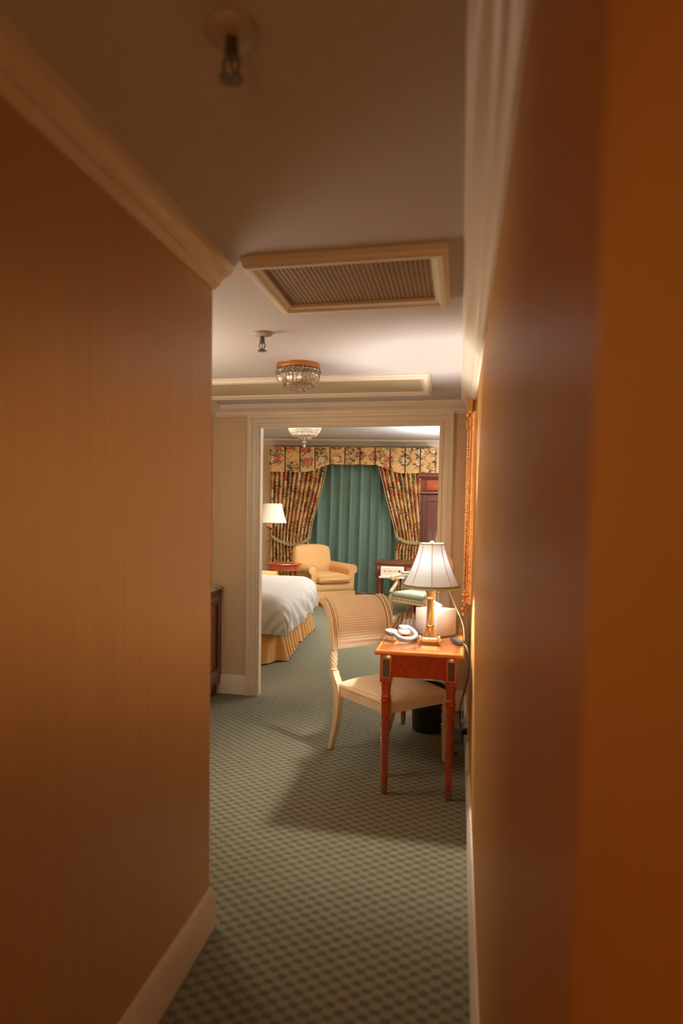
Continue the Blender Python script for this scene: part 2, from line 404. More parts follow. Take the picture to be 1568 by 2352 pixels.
struct('wall_entrance_side', MB().box(XR+.58, -2.2, 0, XR+.7, -.55, H), m_wall_left)
struct('wall_entrance', MB().box(-2.9, -2.3, 0, .95, -2.2, H), m_wall_left)
struct('wall_alcove', MB().box(XA-.12, YL-.9, 0, XA, YB, H), m_wall_back)
struct('wall_alcove_near', MB().box(XA, YL-1.0, 0, XL-.12, YL-.9, H), m_wall_back)
bw = MB(); bw.box(XA-.4, YB, 0, XD0, YB+TB, H); bw.box(XD1, YB, 0, XR+.3, YB+TB, H); bw.box(XD0, YB, ZD, XD1, YB+TB, H)
bw.box(-4.9, YB+.01, 0, XA-.4, YB+TB, 2.8); bw.box(XR+.3, YB+.01, 0, 2.7, YB+TB, 2.8); bw.box(XA-.4, YB+.01, H+.1, XR+.3, YB+TB, 2.8)
struct('wall_back', bw, m_wall_back, label='partition wall with the wide doorway to the bedroom')
struct('wall_bedroom_left', MB().box(-4.9, YB+TB, 0, -4.8, 12.9, 2.8), m_wall_bed)
struct('wall_bedroom_right', MB().box(2.6, YB+TB, 0, 2.7, 12.9, 2.8), m_wall_bed)
AF = math.atan(.18); MF = Matrix.Translation((-1.6, 12.0, 0)) @ Matrix.Rotation(AF, 4, 'Z')
struct('wall_far', MB().box(-3.6, 0, 0, 4.6, .1, 2.8, MF), m_wall_bed, label='pale wall behind the curtains')

# crown mouldings, profile (out from wall, height below ceiling)
def crown_prof(p, h): return [(0, 0), (p, 0), (p, -.008), (p*.93, -.014), (p*.93, -.022), (p*.86, -.028), (p*.80, -.034), (p*.62, -h*.45), (p*.42, -h*.62), (p*.36, -h*.72), (p*.36, -h*.78), (p*.20, -h*.88), (p*.16, -h*.97), (p*.10, -h), (0, -h)]
def sweep_struct(name, prof, pts, m, **kw): return struct(name, MB().sweep(prof, pts, **kw), m, smooth=True)
sweep_struct('trim_1', crown_prof(.055, .088), [(XL, -2.2, H), (XL, YL, H), (XL-.12, YL, H)], m_trim)
sweep_struct('trim_2', crown_prof(.092, .088), [(XR, YB, H), (XR, .475, H)], m_trim)
sweep_struct('trim_3', crown_prof(.092, .088), [(XA, YL-.9, H), (XA, YB, H), (XR, YB, H)], m_trim)
bp = crown_prof(.13, .12)
sweep_struct('trim_4', bp, [tuple(MF @ Vector((-3.4, 0, 2.70))), tuple(MF @ Vector((4.4, 0, 2.70)))], m_trim)
# baseboards
def base_prof(h, t=.016): return [(0, 0), (t, 0), (t, h*.78), (t*.75, h*.84), (t*.75, h*.90), (t*.35, h*.96), (t*.3, h), (0, h)]
sweep_struct('baseboard_left', base_prof(.145), [(XL, -2.2, 0), (XL, YL, 0), (XL-.12, YL, 0)], m_trim)
sweep_struct('baseboard_right', base_prof(.145), [(XR, YB, 0), (XR, .475, 0)], m_trim)
sweep_struct('baseboard_back', base_prof(.15), [(XA+.02, YB, 0), (XD0-.086, YB, 0)], m_trim)
sweep_struct('baseboard_back_right', base_prof(.15), [(XD1+.072, YB, 0), (XR-.016, YB, 0)], m_trim)
sweep_struct('baseboard_far', base_prof(.15), [tuple(MF @ Vector((-3.4, 0, 0))), tuple(MF @ Vector((4.4, 0, 0)))], m_trim)
# door casing: stepped profile swept round the opening, plus jamb lining
cp = [(0, 0), (0, .016), (.012, .018), (.018, .012), (.05, .014), (.056, .022), (.072, .024), (.080, .030), (.086, .030), (.086, 0)]
def casing(name, path, up):
    return struct(name, MB().sweep([(-a, b) for a, b in cp], path, up=up), m_casing, smooth=True)
casing('trim_5', [(XD0, YB, 0), (XD0, YB, ZD), (XD1, YB, ZD), (XD1, YB, 0)], Vector((0, -1, 0)))
casing('trim_6', [(XD1, YB+TB, 0), (XD1, YB+TB, ZD), (XD0, YB+TB, ZD), (XD0, YB+TB, 0)], Vector((0, 1, 0)))
jm = MB(); jm.box(XD0-.002, YB-.004, 0, XD0+.012, YB+TB+.004, ZD); jm.box(XD1-.012, YB-.004, 0, XD1+.002, YB+TB+.004, ZD); jm.box(XD0+.012, YB-.004, ZD-.012, XD1-.012, YB+TB+.004, ZD+.002)
struct('trim_7', jm, m_casing, label='door lining')

# ------------------------------------------------------------------ ceiling things
def framed_panel(name, label, cat, x0, y0, x1, y1, fw, drop, pm, pz, pname):
    t_ = thing(name, label, cat, ((x0+x1)/2, (y0+y1)/2, H))
    hx, hy = (x1-x0)/2, (y1-y0)/2
    pr = [(0, 0), (0, -drop*.35), (.006, -drop*.45), (.008, -drop*.8), (.016, -drop), (fw*.6, -drop), (fw*.72, -drop*.75), (fw, -drop*.6), (fw, 0)]
    MB().sweep([(-a, b) for a, b in pr], [(-hx, -hy, 0), (-hx, hy, 0), (hx, hy, 0), (hx, -hy, 0)][::-1], closed=True).build('frame', m_frame, t_)
    MB().box(-hx+fw, -hy+fw, pz, hx-fw, hy-fw, pz+.004).build(pname, pm, t_, False)
    return t_
g = framed_panel('air_grille', 'brown woven return air grille in a moulded cream frame on the hall ceiling', 'vent', -.70, 2.10, -.055, 2.64, .052, .034, m_grille, -.008, 'grille')
framed_panel('ceiling_panel', 'flat cream access panel in a moulded frame on the ceiling above the doorway', 'panel', -1.78, 3.98, -.19, 4.58, .055, .03, m_panel, -.008, 'panel')
m_escut = mat('escutcheon_paint', (.50, .44, .40), .5)
def sprinkler(label, x, y):
    t_ = thing('sprinkler_head', label, 'sprinkler', (x, y, H), group='ceiling sprinklers')
    MB().lathe([(.03, -.014), (.042, -.010), (.046, -.004), (.046, 0)], n=32).build('escutcheon', m_escut, t_)
    MB().lathe([(.011, -.045), (.012, -.03), (.009, -.02), (.011, -.012)], n=12).build('pipe', m_metal, t_)
    b = MB(); b.tube([(.010, 0, -.043), (.014, 0, -.055), (.010, 0, -.068), (0, 0, -.074)], .003); b.tube([(-.010, 0, -.043), (-.014, 0, -.055), (-.010, 0, -.068), (0, 0, -.074)], .003)
    b.tube([(0, 0, -.045), (0, 0, -.07)], .0025)
    b.build('yoke', m_metal, t_)
    MB().lathe([(.020, -.080), (.021, -.077), (.012, -.074), (.004, -.072)], n=24).build('deflector', m_metal, t_)
    return t_
sprinkler('blurred sprinkler head nearest the viewer, at the top of the photo', -.392, 1.13)
sprinkler('small sprinkler head on the ceiling between the grille and the crystal light', -.886, 3.0)

def chandelier(label, x, y, zc, R, rows):
    t_ = thing('crystal_ceiling_light', label, 'ceiling light', (x, y, zc), group='crystal ceiling lights')
    MB().lathe([(R*.93, -.030), (R*1.0, -.027), (R*1.02, -.016), (R*.99, -.004), (R*1.0, 0)], n=64).build('ring', m_bronze, t_)
    MB().lathe([(R*.5, -.034), (R*.85, -.032), (R*.9, -.028)], n=32).build('back_plate', m_crystal_in, t_)
    # round cut beads under the ring
    def bead(r):
        b = MB(); b.lathe([(r*.25, -r), (r*.72, -r*.7), (r, 0), (r*.72, r*.7), (r*.25, r)], n=8); return b
    nb = 28; rb = PI*R/nb*.97
    proto = None
    for i in range(nb):
        a = 2*PI*i/nb
        if proto is None: o = bead(rb).build('crystal_bead', m_crystal, t_, False); proto = o
        else: o = proto.copy(); COL.objects.link(o)
        o.location = (math.cos(a)*R*.97, math.sin(a)*R*.97, -.030-rb); o.rotation_euler = (PI/2, a*3, a)
    z = -.030-2*rb; L = R*(.46 if not rows else .6)
    # long prisms bending inwards, forming the basket
    npz = 32; w_ = PI*R/npz*.9; proto = None
    for i in range(npz):
        a = 2*PI*i/npz
        if proto is None:
            prof = [(R*.97, 0), (R*.96, -L*.15), (R*.93, -L*.45), (R*.86, -L*.72), (R*.76, -L*.92), (R*.70, -L)]
            wd = [.5, 1, .95, .85, .7, .3]; rg = []
            for (rr, zz), k in zip(prof, wd):
                rg.append([Vector((rr-.004*k, -w_*k, zz)), Vector((rr+.006*k, 0, zz)), Vector((rr-.004*k, w_*k, zz)), Vector((rr-.008*k, 0, zz))])
            o = MB().rings(rg).build('crystal_prism', m_crystal, t_, False); proto = o
        else: o = proto.copy(); COL.objects.link(o)
        o.location = (0, 0, z); o.rotation_euler = (0, 0, a)
    nb2 = 20; r2 = R*.085; proto = None
    for k_, (rk, n_) in enumerate(((R*.68, 22), (R*.50, 16), (R*.30, 10))):
        for i in range(n_):
            a = 2*PI*i/n_
            if proto is None: o = bead(r2).build('bottom_bead', m_crystal, t_, False); proto = o
            else: o = proto.copy(); COL.objects.link(o)
            o.location = (math.cos(a)*rk, math.sin(a)*rk, z-L-.004-k_*.010); o.rotation_euler = (.5*i, a, a)
    MB().lathe([(R*.71, 0), (R*.73, .004), (R*.70, .006)], c=(0, 0, z-L-.002), n=32).build('bottom_ring', m_bronze, t_)
    if rows: # lower tier and drop
        zz = z-L-.02
        for i in range(14):
            a = 2*PI*i/14; o = MB().lathe([(.003, -.055), (.012, -.035), (.010, -.01), (.003, 0)], n=6).build('crystal_drop', m_crystal, t_, False); o.location = (math.cos(a)*R*.36, math.sin(a)*R*.36, zz+.01)
        MB().lathe([(.003, -.15), (.018, -.135), (.02, -.12), (.006, -.105), (.006, -.09), (.03, -.08), (.035, -.07), (.012, -.05), (.012, 0)], c=(0, 0, zz), n=12).build('finial', m_crystal, t_, False)
    else:
        MB().lathe([(.002, -.046), (.006, -.040), (.004, -.034), (.009, -.026), (.007, -.014), (.003, 0)], c=(0, 0, z-L), n=12).build('finial', m_brass, t_)
    return t_
chandelier('bronze ringed crystal bowl light on the hall ceiling', -.876, 3.66, H, .118, 0)
chandelier('larger crystal light of the bedroom, cut off by the door head', -2.10, 9.2, 2.70, .235, 1)

# ------------------------------------------------------------------ marble topped cabinet in the alcove
cab = thing('marble_top_cabinet', 'dark red wood cabinet with grey marble top, just showing past the left wall corner', 'cabinet', (XA+.032, 4.1, 0))
MB().box(-.03, -.9, .10, .045, .915, .83).build('body', m_mahog, cab, False)
MB().box(-.03, -.9, 0, .012, .905, .10).build('plinth', m_mahog_d, cab, False)
for i, y0 in enumerate((-.86, -.27, .33)):
    d = MB().box(.045, y0, .16, .052, y0+.54, .78, bev=.002).build('door', m_mahog_l, cab)
    fr = MB(); fr.sweep([(0, 0), (0, .008), (.012, .008), (.016, 0)], [(.052, y0+.06, .22), (.052, y0+.48, .22), (.052, y0+.48, .72), (.052, y0+.06, .72)], up=Vector((1, 0, 0)), closed=True)
    fr.build('moulding', m_mahog, d)
mp = [(-.03, -.92), (.075, -.92)] + [(.075-.10*(1-math.cos(a)), .84+.08*math.sin(a)) for a in (0, .3, .6, .9, 1.2, 1.5)] + [(-.03, .92)]
MB().rings([[Vector((x, y, z)) for x, y in mp] for z in (.83, .835, .85, .855)]).build('marble_top', m_marble, cab, False)

# ------------------------------------------------------------------ desk with glass top
TX0, TX1, TY0, TY1, TZ = -.395, .040, 3.345, 4.66, .745
desk = thing('writing_desk', 'narrow polished cherry wood desk with turned legs against the right wall', 'desk', ((TX0+TX1)/2, (TY0+TY1)/2, 0))
dx, dy = (TX1-TX0)/2, (TY1-TY0)/2
t_ = MB(); pr = [(-.0, -.012), (-.003, -.004), (0, 0), (-.006, .006), (-.02, .008)]
t_.rings([[Vector((sx*(dx-i), sy*(dy-i), z)) for sx, sy in ((-1, -1), (1, -1), (1, 1), (-1, 1))] for i, z in ((.012, TZ-.024), (.004, TZ-.020), (0, TZ-.013), (.002, TZ-.006), (.008, TZ))])
t_.build('desktop', m_desk_edge, desk)
ap = MB()
ia = .03
ap.box(-dx+ia+.05, -dy+ia, TZ-.135, dx-ia-.05, -dy+ia+.02, TZ-.024); ap.box(-dx+ia+.05, dy-ia-.02, TZ-.135, dx-ia-.05, dy-ia, TZ-.024)
ap.box(-dx+ia, -dy+ia+.05, TZ-.135, -dx+ia+.02, dy-ia-.05, TZ-.024); ap.box(dx-ia-.02, -dy+ia+.05, TZ-.135, dx-ia, dy-ia-.05, TZ-.024)
ap.build('apron', m_desk, desk, False)
def legprof(h, top):
    return [(.012, 0), (.0145, .004), (.0155, .045), (.0175, .09), (.0175, .10), (.016, .104), (.019, .25), (.0225, h-.14), (.0225, h-.105), (.027, h-.10), (.027, h-.092), (.023, h-.088), (.023, h-.082), (.027, h-.078), (.024, h-.072), (.022, h-.066), (.0235, h-.03), (.026, h-.016), (.024, h-.010), (.026, h)]
for sx in (-1, 1):
    for sy in (-1, 1):
        lx, ly = sx*(dx-ia-.028), sy*(dy-ia-.028); h = TZ-.165
        lg = MB().lathe(legprof(h, 0), (lx, ly, 0), 20).build('leg', m_desk, desk)
        blk = MB().box(lx-.030, ly-.030, h, lx+.030, ly+.030, TZ-.024, bev=.002).build('leg_block', m_desk, lg)
        for face in ((0, sy), (sx, 0)):
            for (hw, hh, m_, dd) in ((.0205, .050, m_inline, .0006), (.0180, .047, m_inlay, .0012)):
                b = MB(); zc = (h+TZ-.024)/2+.004
                if face[0] == 0: b.box(lx-hw, min(ly+sy*.030, ly+sy*(.030+dd)), zc-hh, lx+hw, max(ly+sy*.030, ly+sy*(.030+dd)), zc+hh)
                else: b.box(min(lx+sx*.030, lx+sx*(.030+dd)), ly-hw, zc-hh, max(lx+sx*.030, lx+sx*(.030+dd)), ly+hw, zc+hh)
                b.build('inlay_line' if m_ is m_inline else 'inlay', m_, lg, False)
        MB().lathe([(.0125, 0), (.0152, .003), (.0162, .05), (.0158, .052)], (lx, ly, 0), 20).build('foot_cap', m_ferrule, lg)
gl = MB().box(TX0+.020, TY0+.022, TZ, TX1-.020, TY1-.022, TZ+.008, bev=.0015).build('glass_sheet', m_glass, None, False)
tag(gl, 'clear glass sheet covering the top of the cherry wood desk', 'glass sheet')
GZ = TZ+.008

# ------------------------------------------------------------------ desk lamp
LX, LY = -.135, 3.60
lp = thing('table_lamp', 'lit brass column table lamp with a flared white panelled shade', 'lamp', (LX, LY, GZ), .06)
b = MB(); b.rings([[Vector((sx*k, sy*k, z)) for sx, sy in ((-1, -1), (1, -1), (1, 1), (-1, 1))] for k, z in ((.050, .010), (.052, .012), (.052, .022), (.040, .026), (.036, .032), (.028, .034))])
b.build('base', m_brass, lp)
for sx in (-1, 1):
    for sy in (-1, 1):
        MB().lathe([(.006, 0), (.009, .003), (.008, .010), (.010, .014), (.008, .018), (.010, .022), (.006, .027)], (sx*.050, sy*.050, 0), 12).build('foot', m_brass, lp)
MB().lathe([(.034, .034), (.032, .042), (.024, .058), (.0205, .078), (.021, .086), (.024, .089), (.021, .093), (.019, .096), (.0185, .18), (.0180, .222), (.0200, .226), (.0225, .232), (.0200, .238), (.0195, .250), (.0225, .254), (.0240, .262), (.0285, .268), (.0300, .276), (.0270, .284), (.014, .287)], n=28).build('column', m_brass_col, lp)
b = MB()
for k in range(4):
    a = PI/4+k*PI/2; b.tube([(math.cos(a)*.030, math.sin(a)*.030, .036), (math.cos(a)*.026, math.sin(a)*.026, .056), (math.cos(a)*.022, math.sin(a)*.022, .080), (math.cos(a)*.022, math.sin(a)*.022, .092)], [.006, .005, .004, .006], 8)
b.build('acanthus_mount', m_brass, lp)
MB().lathe([(.011, .285), (.011, .33), (.015, .335), (.015, .365), (.010, .37)], n=16).build('socket', m_brass, lp)
ZB, ZT = .292, .517
def shr(tt): # radius up the shade
    return .146*(1-tt)**1.75*.56+.146*.44*(1-tt)+.064*tt*1.0+.0*tt if False else .064+(.148-.064)*((1-tt)**1.45)
NP = 8
def shade_pt(a, tt, off=0):
    r = shr(tt)+off; s_ = (a*NP/(2*PI)) % 1; k = 1-.035*math.sin(PI*s_)*1.0
    return Vector((math.cos(a)*r*k, math.sin(a)*r*k, ZB+(ZT-ZB)*tt))
b = MB(); b.grid(lambda u_, v_: shade_pt(2*PI*u_+.2, v_), 96, 16, lambda u_, v_: (u_, v_)); bmesh.ops.remove_doubles(b.bm, verts=b.bm.verts, dist=1e-5)
sh = b.build('lamp_shade', m_shade, lp)
for k in range(NP):
    a = 2*PI*k/NP
    MB().tube([shade_pt(a, i/14, .0006) for i in range(15)], .0014, 6).build('shade_rib', m_rib, sh)
def band(z0, z1, r0, r1, name, m_, th=.003):
    MB().lathe([(r0, z0), (r0+th, z0+.001), (r1+th, z1-.001), (r1, z1)], n=64).build(name, m_, sh)
def ringband(r, z, rad, name, m_):
    b = MB(); n = 64; V = []
    b.rings([[Vector((math.cos(2*PI*i/n)*(r+rad*math.cos(q)), math.sin(2*PI*i/n)*(r+rad*math.cos(q)), z+rad*1.3*math.sin(q))) for q in [2*PI*j/8 for j in range(8)]] for i in range(n+1)], cap=(False, False))
    bmesh.ops.remove_doubles(b.bm, verts=b.bm.verts, dist=1e-5); b.build(name, m_, sh)
ringband(.148, ZB+.000, .0042, 'lower_trim', m_trimcream); ringband(.1425, ZB+.009, .0035, 'green_trim', m_trimgreen); ringband(.0640, ZT, .0028, 'upper_trim', m_trimcream)
b = MB()
for k in range(3):
    a = 2*PI*k/3; b.tube([(0, 0, ZT-.004), (math.cos(a)*.064, math.sin(a)*.064, ZT-.001)], .0009, 6)
b.build('spider', m_brass, lp)
MB().lathe([(.006, -.006), (.008, -.002), (.005, .002), (.009, .008), (.010, .012), (.005, .018), (.003, .021)], (0, 0, ZT+.002), 14).build('finial', m_brass, lp)
MB().lathe([(.012, .384), (.020, .390), (.027, .402), (.029, .412), (.026, .424), (.017, .434), (.006, .438)], n=24).build('bulb', mat('frosted_bulb', (1, .95, .85), .5, **{'Transmission Weight': 1.0, 'Emission Color': (1, .91, .79, 1), 'Emission Strength': 1480.0}), lp)
bulb = [o for o in bpy.data.objects if o.name == 'bulb'][0]; bulb.data.materials[0]
cd = MB().tube(smoothpath([(.10, .285, .262), (.137, .285, .17), (.185, .285, .06), (.198, .285, -.055), (.202, .27, -.25), (.192, .27, -.45)], 40), .0024, 6)
cd.build('lamp_cord', m_cordp, lp)

# ------------------------------------------------------------------ tissue box, headphones, adapter
tb = thing('tissue_box', 'pale blush cube tissue box cover behind the brass lamp', 'tissue box', (-.113, 3.838, GZ), math.radians(50))
e = .079
b = MB(); b.box(-e, -e, .006, e, e, .150, bev=.004); b.build('cover', m_tbox, tb)
MB().box(-e+.006, -e+.006, 0, e-.006, e-.006, .006).build('foot_plate', m_inlay, tb, False)
def tiss(u_, v_):
    a = 2*PI*u_; r = .030*(1-v_)+.004*v_; r += .010*math.sin(3*a+4*v_)*(1-.3*v_)+.004*math.sin(7*a)
    return Vector((math.cos(a)*r*1.2+.014*math.sin(5*v_), math.sin(a)*r*.7, .148+.042*v_+.008*math.sin(2*a)*v_))
MB().grid(tiss, 48, 8, lambda a, b_: (a, b_)).build('tissue', m_tissue, tb)

hp = thing('headphones', 'white over-ear headphones lying on the front left of the glass desktop', 'headphones', (-.280, 3.71, GZ), 0)
for (cx_, cy_, rz, tl) in ((-.060, -.075, .3, .10), (-.005, .095, -.2, -.12)):
    M = Matrix.Translation((cx_, cy_, .026)) @ Matrix.Rotation(rz, 4, 'Z') @ Matrix.Rotation(tl, 4, 'X') @ Matrix.Diagonal((.84, 1, 1, 1))
    ec = MB().lathe([(.030, .002), (.040, .006), (.041, .014), (.037, .022), (.022, .026)], M=M, n=32).build('ear_cup', m_hp, hp)
    MB().lathe([(.024, -.024), (.036, -.026), (.042, -.018), (.042, -.006), (.039, .002)], M=M, n=32).build('ear_pad', m_hpad, ec)
pts = smoothpath([(-.060, -.080, .046), (-.030, -.125, .030), (.005, -.155, .018), (.036, -.150, .015), (.060, -.100, .015), (.069, -.030, .015), (.062, .040, .016), (.040, .095, .026), (.010, .110, .046)], 40)
MB().tube(pts, [.006]*3+[.009]*3+[.012]*29+[.009]*3+[.006]*3, 10, sy=1.15).build('headband', m_hp, hp)

ad = thing('cord_adapter', 'dark grey power brick with its cord hanging over the right front edge of the desk', 'power adapter', (.010, 3.60, GZ), 0)
M = Matrix.Translation((-.004, .008, 0)) @ Matrix.Rotation(.40, 4, 'Z')
MB().box(-.015, -.066, .0, .015, .066, .022, M, .004).build('body', m_dkgrey, ad)
MB().tube(smoothpath([(.020, -.052, .012), (.040, -.085, .006), (.052, -.12, -.03), (.055, -.13, -.10), (.050, -.10, -.17), (.030, -.06, -.26), (.018, -.05, -.33), (.022, -.02, -.40), (.030, .02, -.47), (.034, .06, -.56)], 40), .0032, 8).build('cord', m_cordd, ad)
MB().tube(smoothpath([(-.030, .068, .010), (-.05, .062, .006), (-.08, .030, .004), (-.095, .01, .004)], 16), .0018, 6).build('thin_cord', m_cordd, ad)

# plug socket on the right wall near the floor, with plugs
ou = thing('wall_outlet', 'white outlet with a white plug low on the right wall beside the desk leg', 'outlet', (XR, 3.98, .215))
MB().box(-.006, -.036, -.058, 0, .036, .058, bev=.002).build('cover_plate', m_white, ou)
MB().lathe([(.010, 0), (.011, .020), (.008, .036), (.006, .050)], M=Matrix.Translation((-.006, 0, .02)) @ Matrix.Rotation(-PI/2, 4, 'Y'), n=14).build('plug', m_white, ou)
MB().box(-.034, -.020, -.055, -.006, .012, -.020, bev=.003).build('black_plug', m_black, ou)

# ------------------------------------------------------------------ vanity mirror behind the lamp
vm = thing('vanity_mirror', 'round cream rimmed tabletop mirror mostly hidden behind the lamp shade', 'mirror', (-.112, 4.30, GZ))
MB().lathe([(.055, 0), (.058, .004), (.052, .009), (.012, .014)], n=28).build('base', m_trim, vm)
MB().lathe([(.006, .012), (.006, .18), (.009, .184), (.006, .190), (.010, .198), (.012, .206), (.006, .214), (.005, .275)], n=14).build('stand', m_trim, vm)
M = Matrix.Translation((.0, 0, .350)) @ Matrix.Rotation(-PI/2-.12, 4, 'X') @ Matrix.Diagonal((.80, .80, 1, 1))
MB().lathe([(.096, -.008), (.104, -.006), (.106, 0), (.104, .006), (.096, .008)], M=M, n=48).build('rim', m_trim, vm)
MB().lathe([(.0955, -.0090), (.0955, -.0075)], M=M, n=48).build('back_cover', m_casing, vm)
MB().lathe([(.094, .0082), (.094, .0095)], M=M, n=48).build('mirror_glass', m_mirror, vm)

# ------------------------------------------------------------------ gilt mirror on the right wall
gm = thing('gilt_mirror', 'ornate gold framed wall mirror above the desk, seen edge-on', 'mirror', (XR, 4.60, 1.45))
hy_, z0_, z1_ = .30, -.58, .60
def gilt(pts, prof, name): return MB().sweep(prof, pts, up=Vector((-1, 0, 0)), closed=True).build(name, m_gold, gm)
gp = [(0, 0), (0, .012), (.006, .020), (.004, .030), (.012, .042), (.022, .046), (.030, .040), (.040, .028), (.052, .024), (.056, .010), (.056, 0)]
pth = [(0, -hy_, z0_), (0, hy_, z0_), (0, hy_, z1_), (0, -hy_, z1_)]
o = gilt(pth, gp, 'frame')
MB().box(-.012, -hy_+.04, z0_+.04, -.004, hy_-.04, z1_-.04).build('mirror_glass', m_mirror, gm, False)
b = MB()
for s_ in (-1, 1):
    for zz, ss in ((z0_, 1), (z1_, 1)):
        pass
def leafs(cy_, cz_, sc_, b):
    for k in range(9):
        a = random.uniform(0, 2*PI); rr = random.uniform(.0, .032)*sc_; r_ = random.uniform(.007, .014)*sc_; rr = min(rr, .016)
        p = Vector((random.uniform(-.050, -.020), cy_+math.cos(a)*rr, cz_+math.sin(a)*rr*1.4))
        b.lathe([(r_*.2, -r_), (r_*.8, -r_*.6), (r_, 0), (r_*.8, r_*.6), (r_*.2, r_)], c=tuple(p), n=8)
b.bm.free()
for cy_, cz_ in ((-hy_+.02, z0_+.01), (-hy_+.02, z0_+.07), (-hy_+.03, z0_-.05), (-hy_+.02, z1_-.02), (-hy_+.02, z1_-.10), (hy_-.02, z0_), (hy_-.02, z1_)):
    b = MB(); leafs(cy_, cz_, 1, b); b.build('corner_carving', m_gold, gm)
b = MB()
for i in range(60):
    zz = z0_+.10+i*(z1_-z0_-.2)/59; b.lathe([(.001, -.004), (.004, 0), (.001, .004)], c=(-.044, -hy_+.004, zz), n=6)
b.build('bead_edge', m_gold, gm)
MB().tube([(-.03, -hy_+.05, z1_+.0), (-.03, -hy_+.12, z1_+.06), (-.03, 0, z1_+.13), (-.03, hy_-.12, z1_+.06), (-.03, hy_-.05, z1_)], [.012, .02, .03, .02, .012], 10).build('crest', m_gold, gm)

# ------------------------------------------------------------------ wastebasket, black cord over the seat
wb = thing('wastebasket', 'black round wastebasket on the carpet under the desk', 'bin', (-.165, 4.52, 0))
MB().lathe([(.098, 0), (.104, .004), (.118, .29), (.121, .298), (.117, .300), (.112, .295), (.100, .01)], n=40).build('bucket', m_black, wb)

# ------------------------------------------------------------------ cream side chair (roll-top back) at the desk
P1, P2, P3, P4 = Vector((-.672, 3.913, 0)), Vector((-.327, 3.590, 0)), Vector((-.045, 3.960, 0)), Vector((-.392, 4.310, 0))
cc = (P1+P2+P3+P4)/4; fdir = ((P2+P3)/2-(P1+P4)/2).normalized()
# chair frame: local +x = forward (way the sitter faces), local y to the sitter's left
cr = math.atan2(fdir.y, fdir.x)
ch = thing('side_chair', 'cream carved side chair with rolled dotted backrest drawn up to the desk', 'chair', (cc.x, cc.y, 0), cr)
SW, SD = .235, .225      # half width at the front, half depth
def leg_block(b, x, y, z0, z1, s=.022): b.box(x-s, y-s, z0, x+s, y+s, z1, bev=.003)
def twist(b, x, y, z0, z1, r, strands=7, turns=.55, n=28):
    rg = []
    for i in range(n+1):
        tt = i/n; env = r*(.80+.20*math.sin(PI*tt)); ring = []
        for k in range(42):
            a = 2*PI*k/42; ring.append(Vector((x+math.cos(a)*env*(1+.10*math.cos(strands*(a+turns*2*PI*tt))), y+math.sin(a)*env*(1+.10*math.cos(strands*(a+turns*2*PI*tt))), z0+(z1-z0)*tt)))
        rg.append(ring)
    b.rings(rg)
ZS = .40   # top of seat rail
for sy in (-1, 1):
    x, y = SD-.01, sy*(SW-.01)
    b = MB(); leg_block(b, x, y, ZS-.062, ZS+.006)
    b.lathe([(.014, .0), (.016, .01), (.018, .10), (.022, .195), (.024, .20), (.019, .206)], (x, y, 0), 18)
    b.lathe([(.020, 0), (.025, .004), (.025, .010), (.020, .014)], (x, y, .206), 18)
    twist(b, x, y, .220, .300, .021)
    b.lathe([(.019, 0), (.024, .004), (.024, .010), (.019, .016), (.021, .04)], (x, y, .300), 18)
    b.build('leg', m_pale, ch)
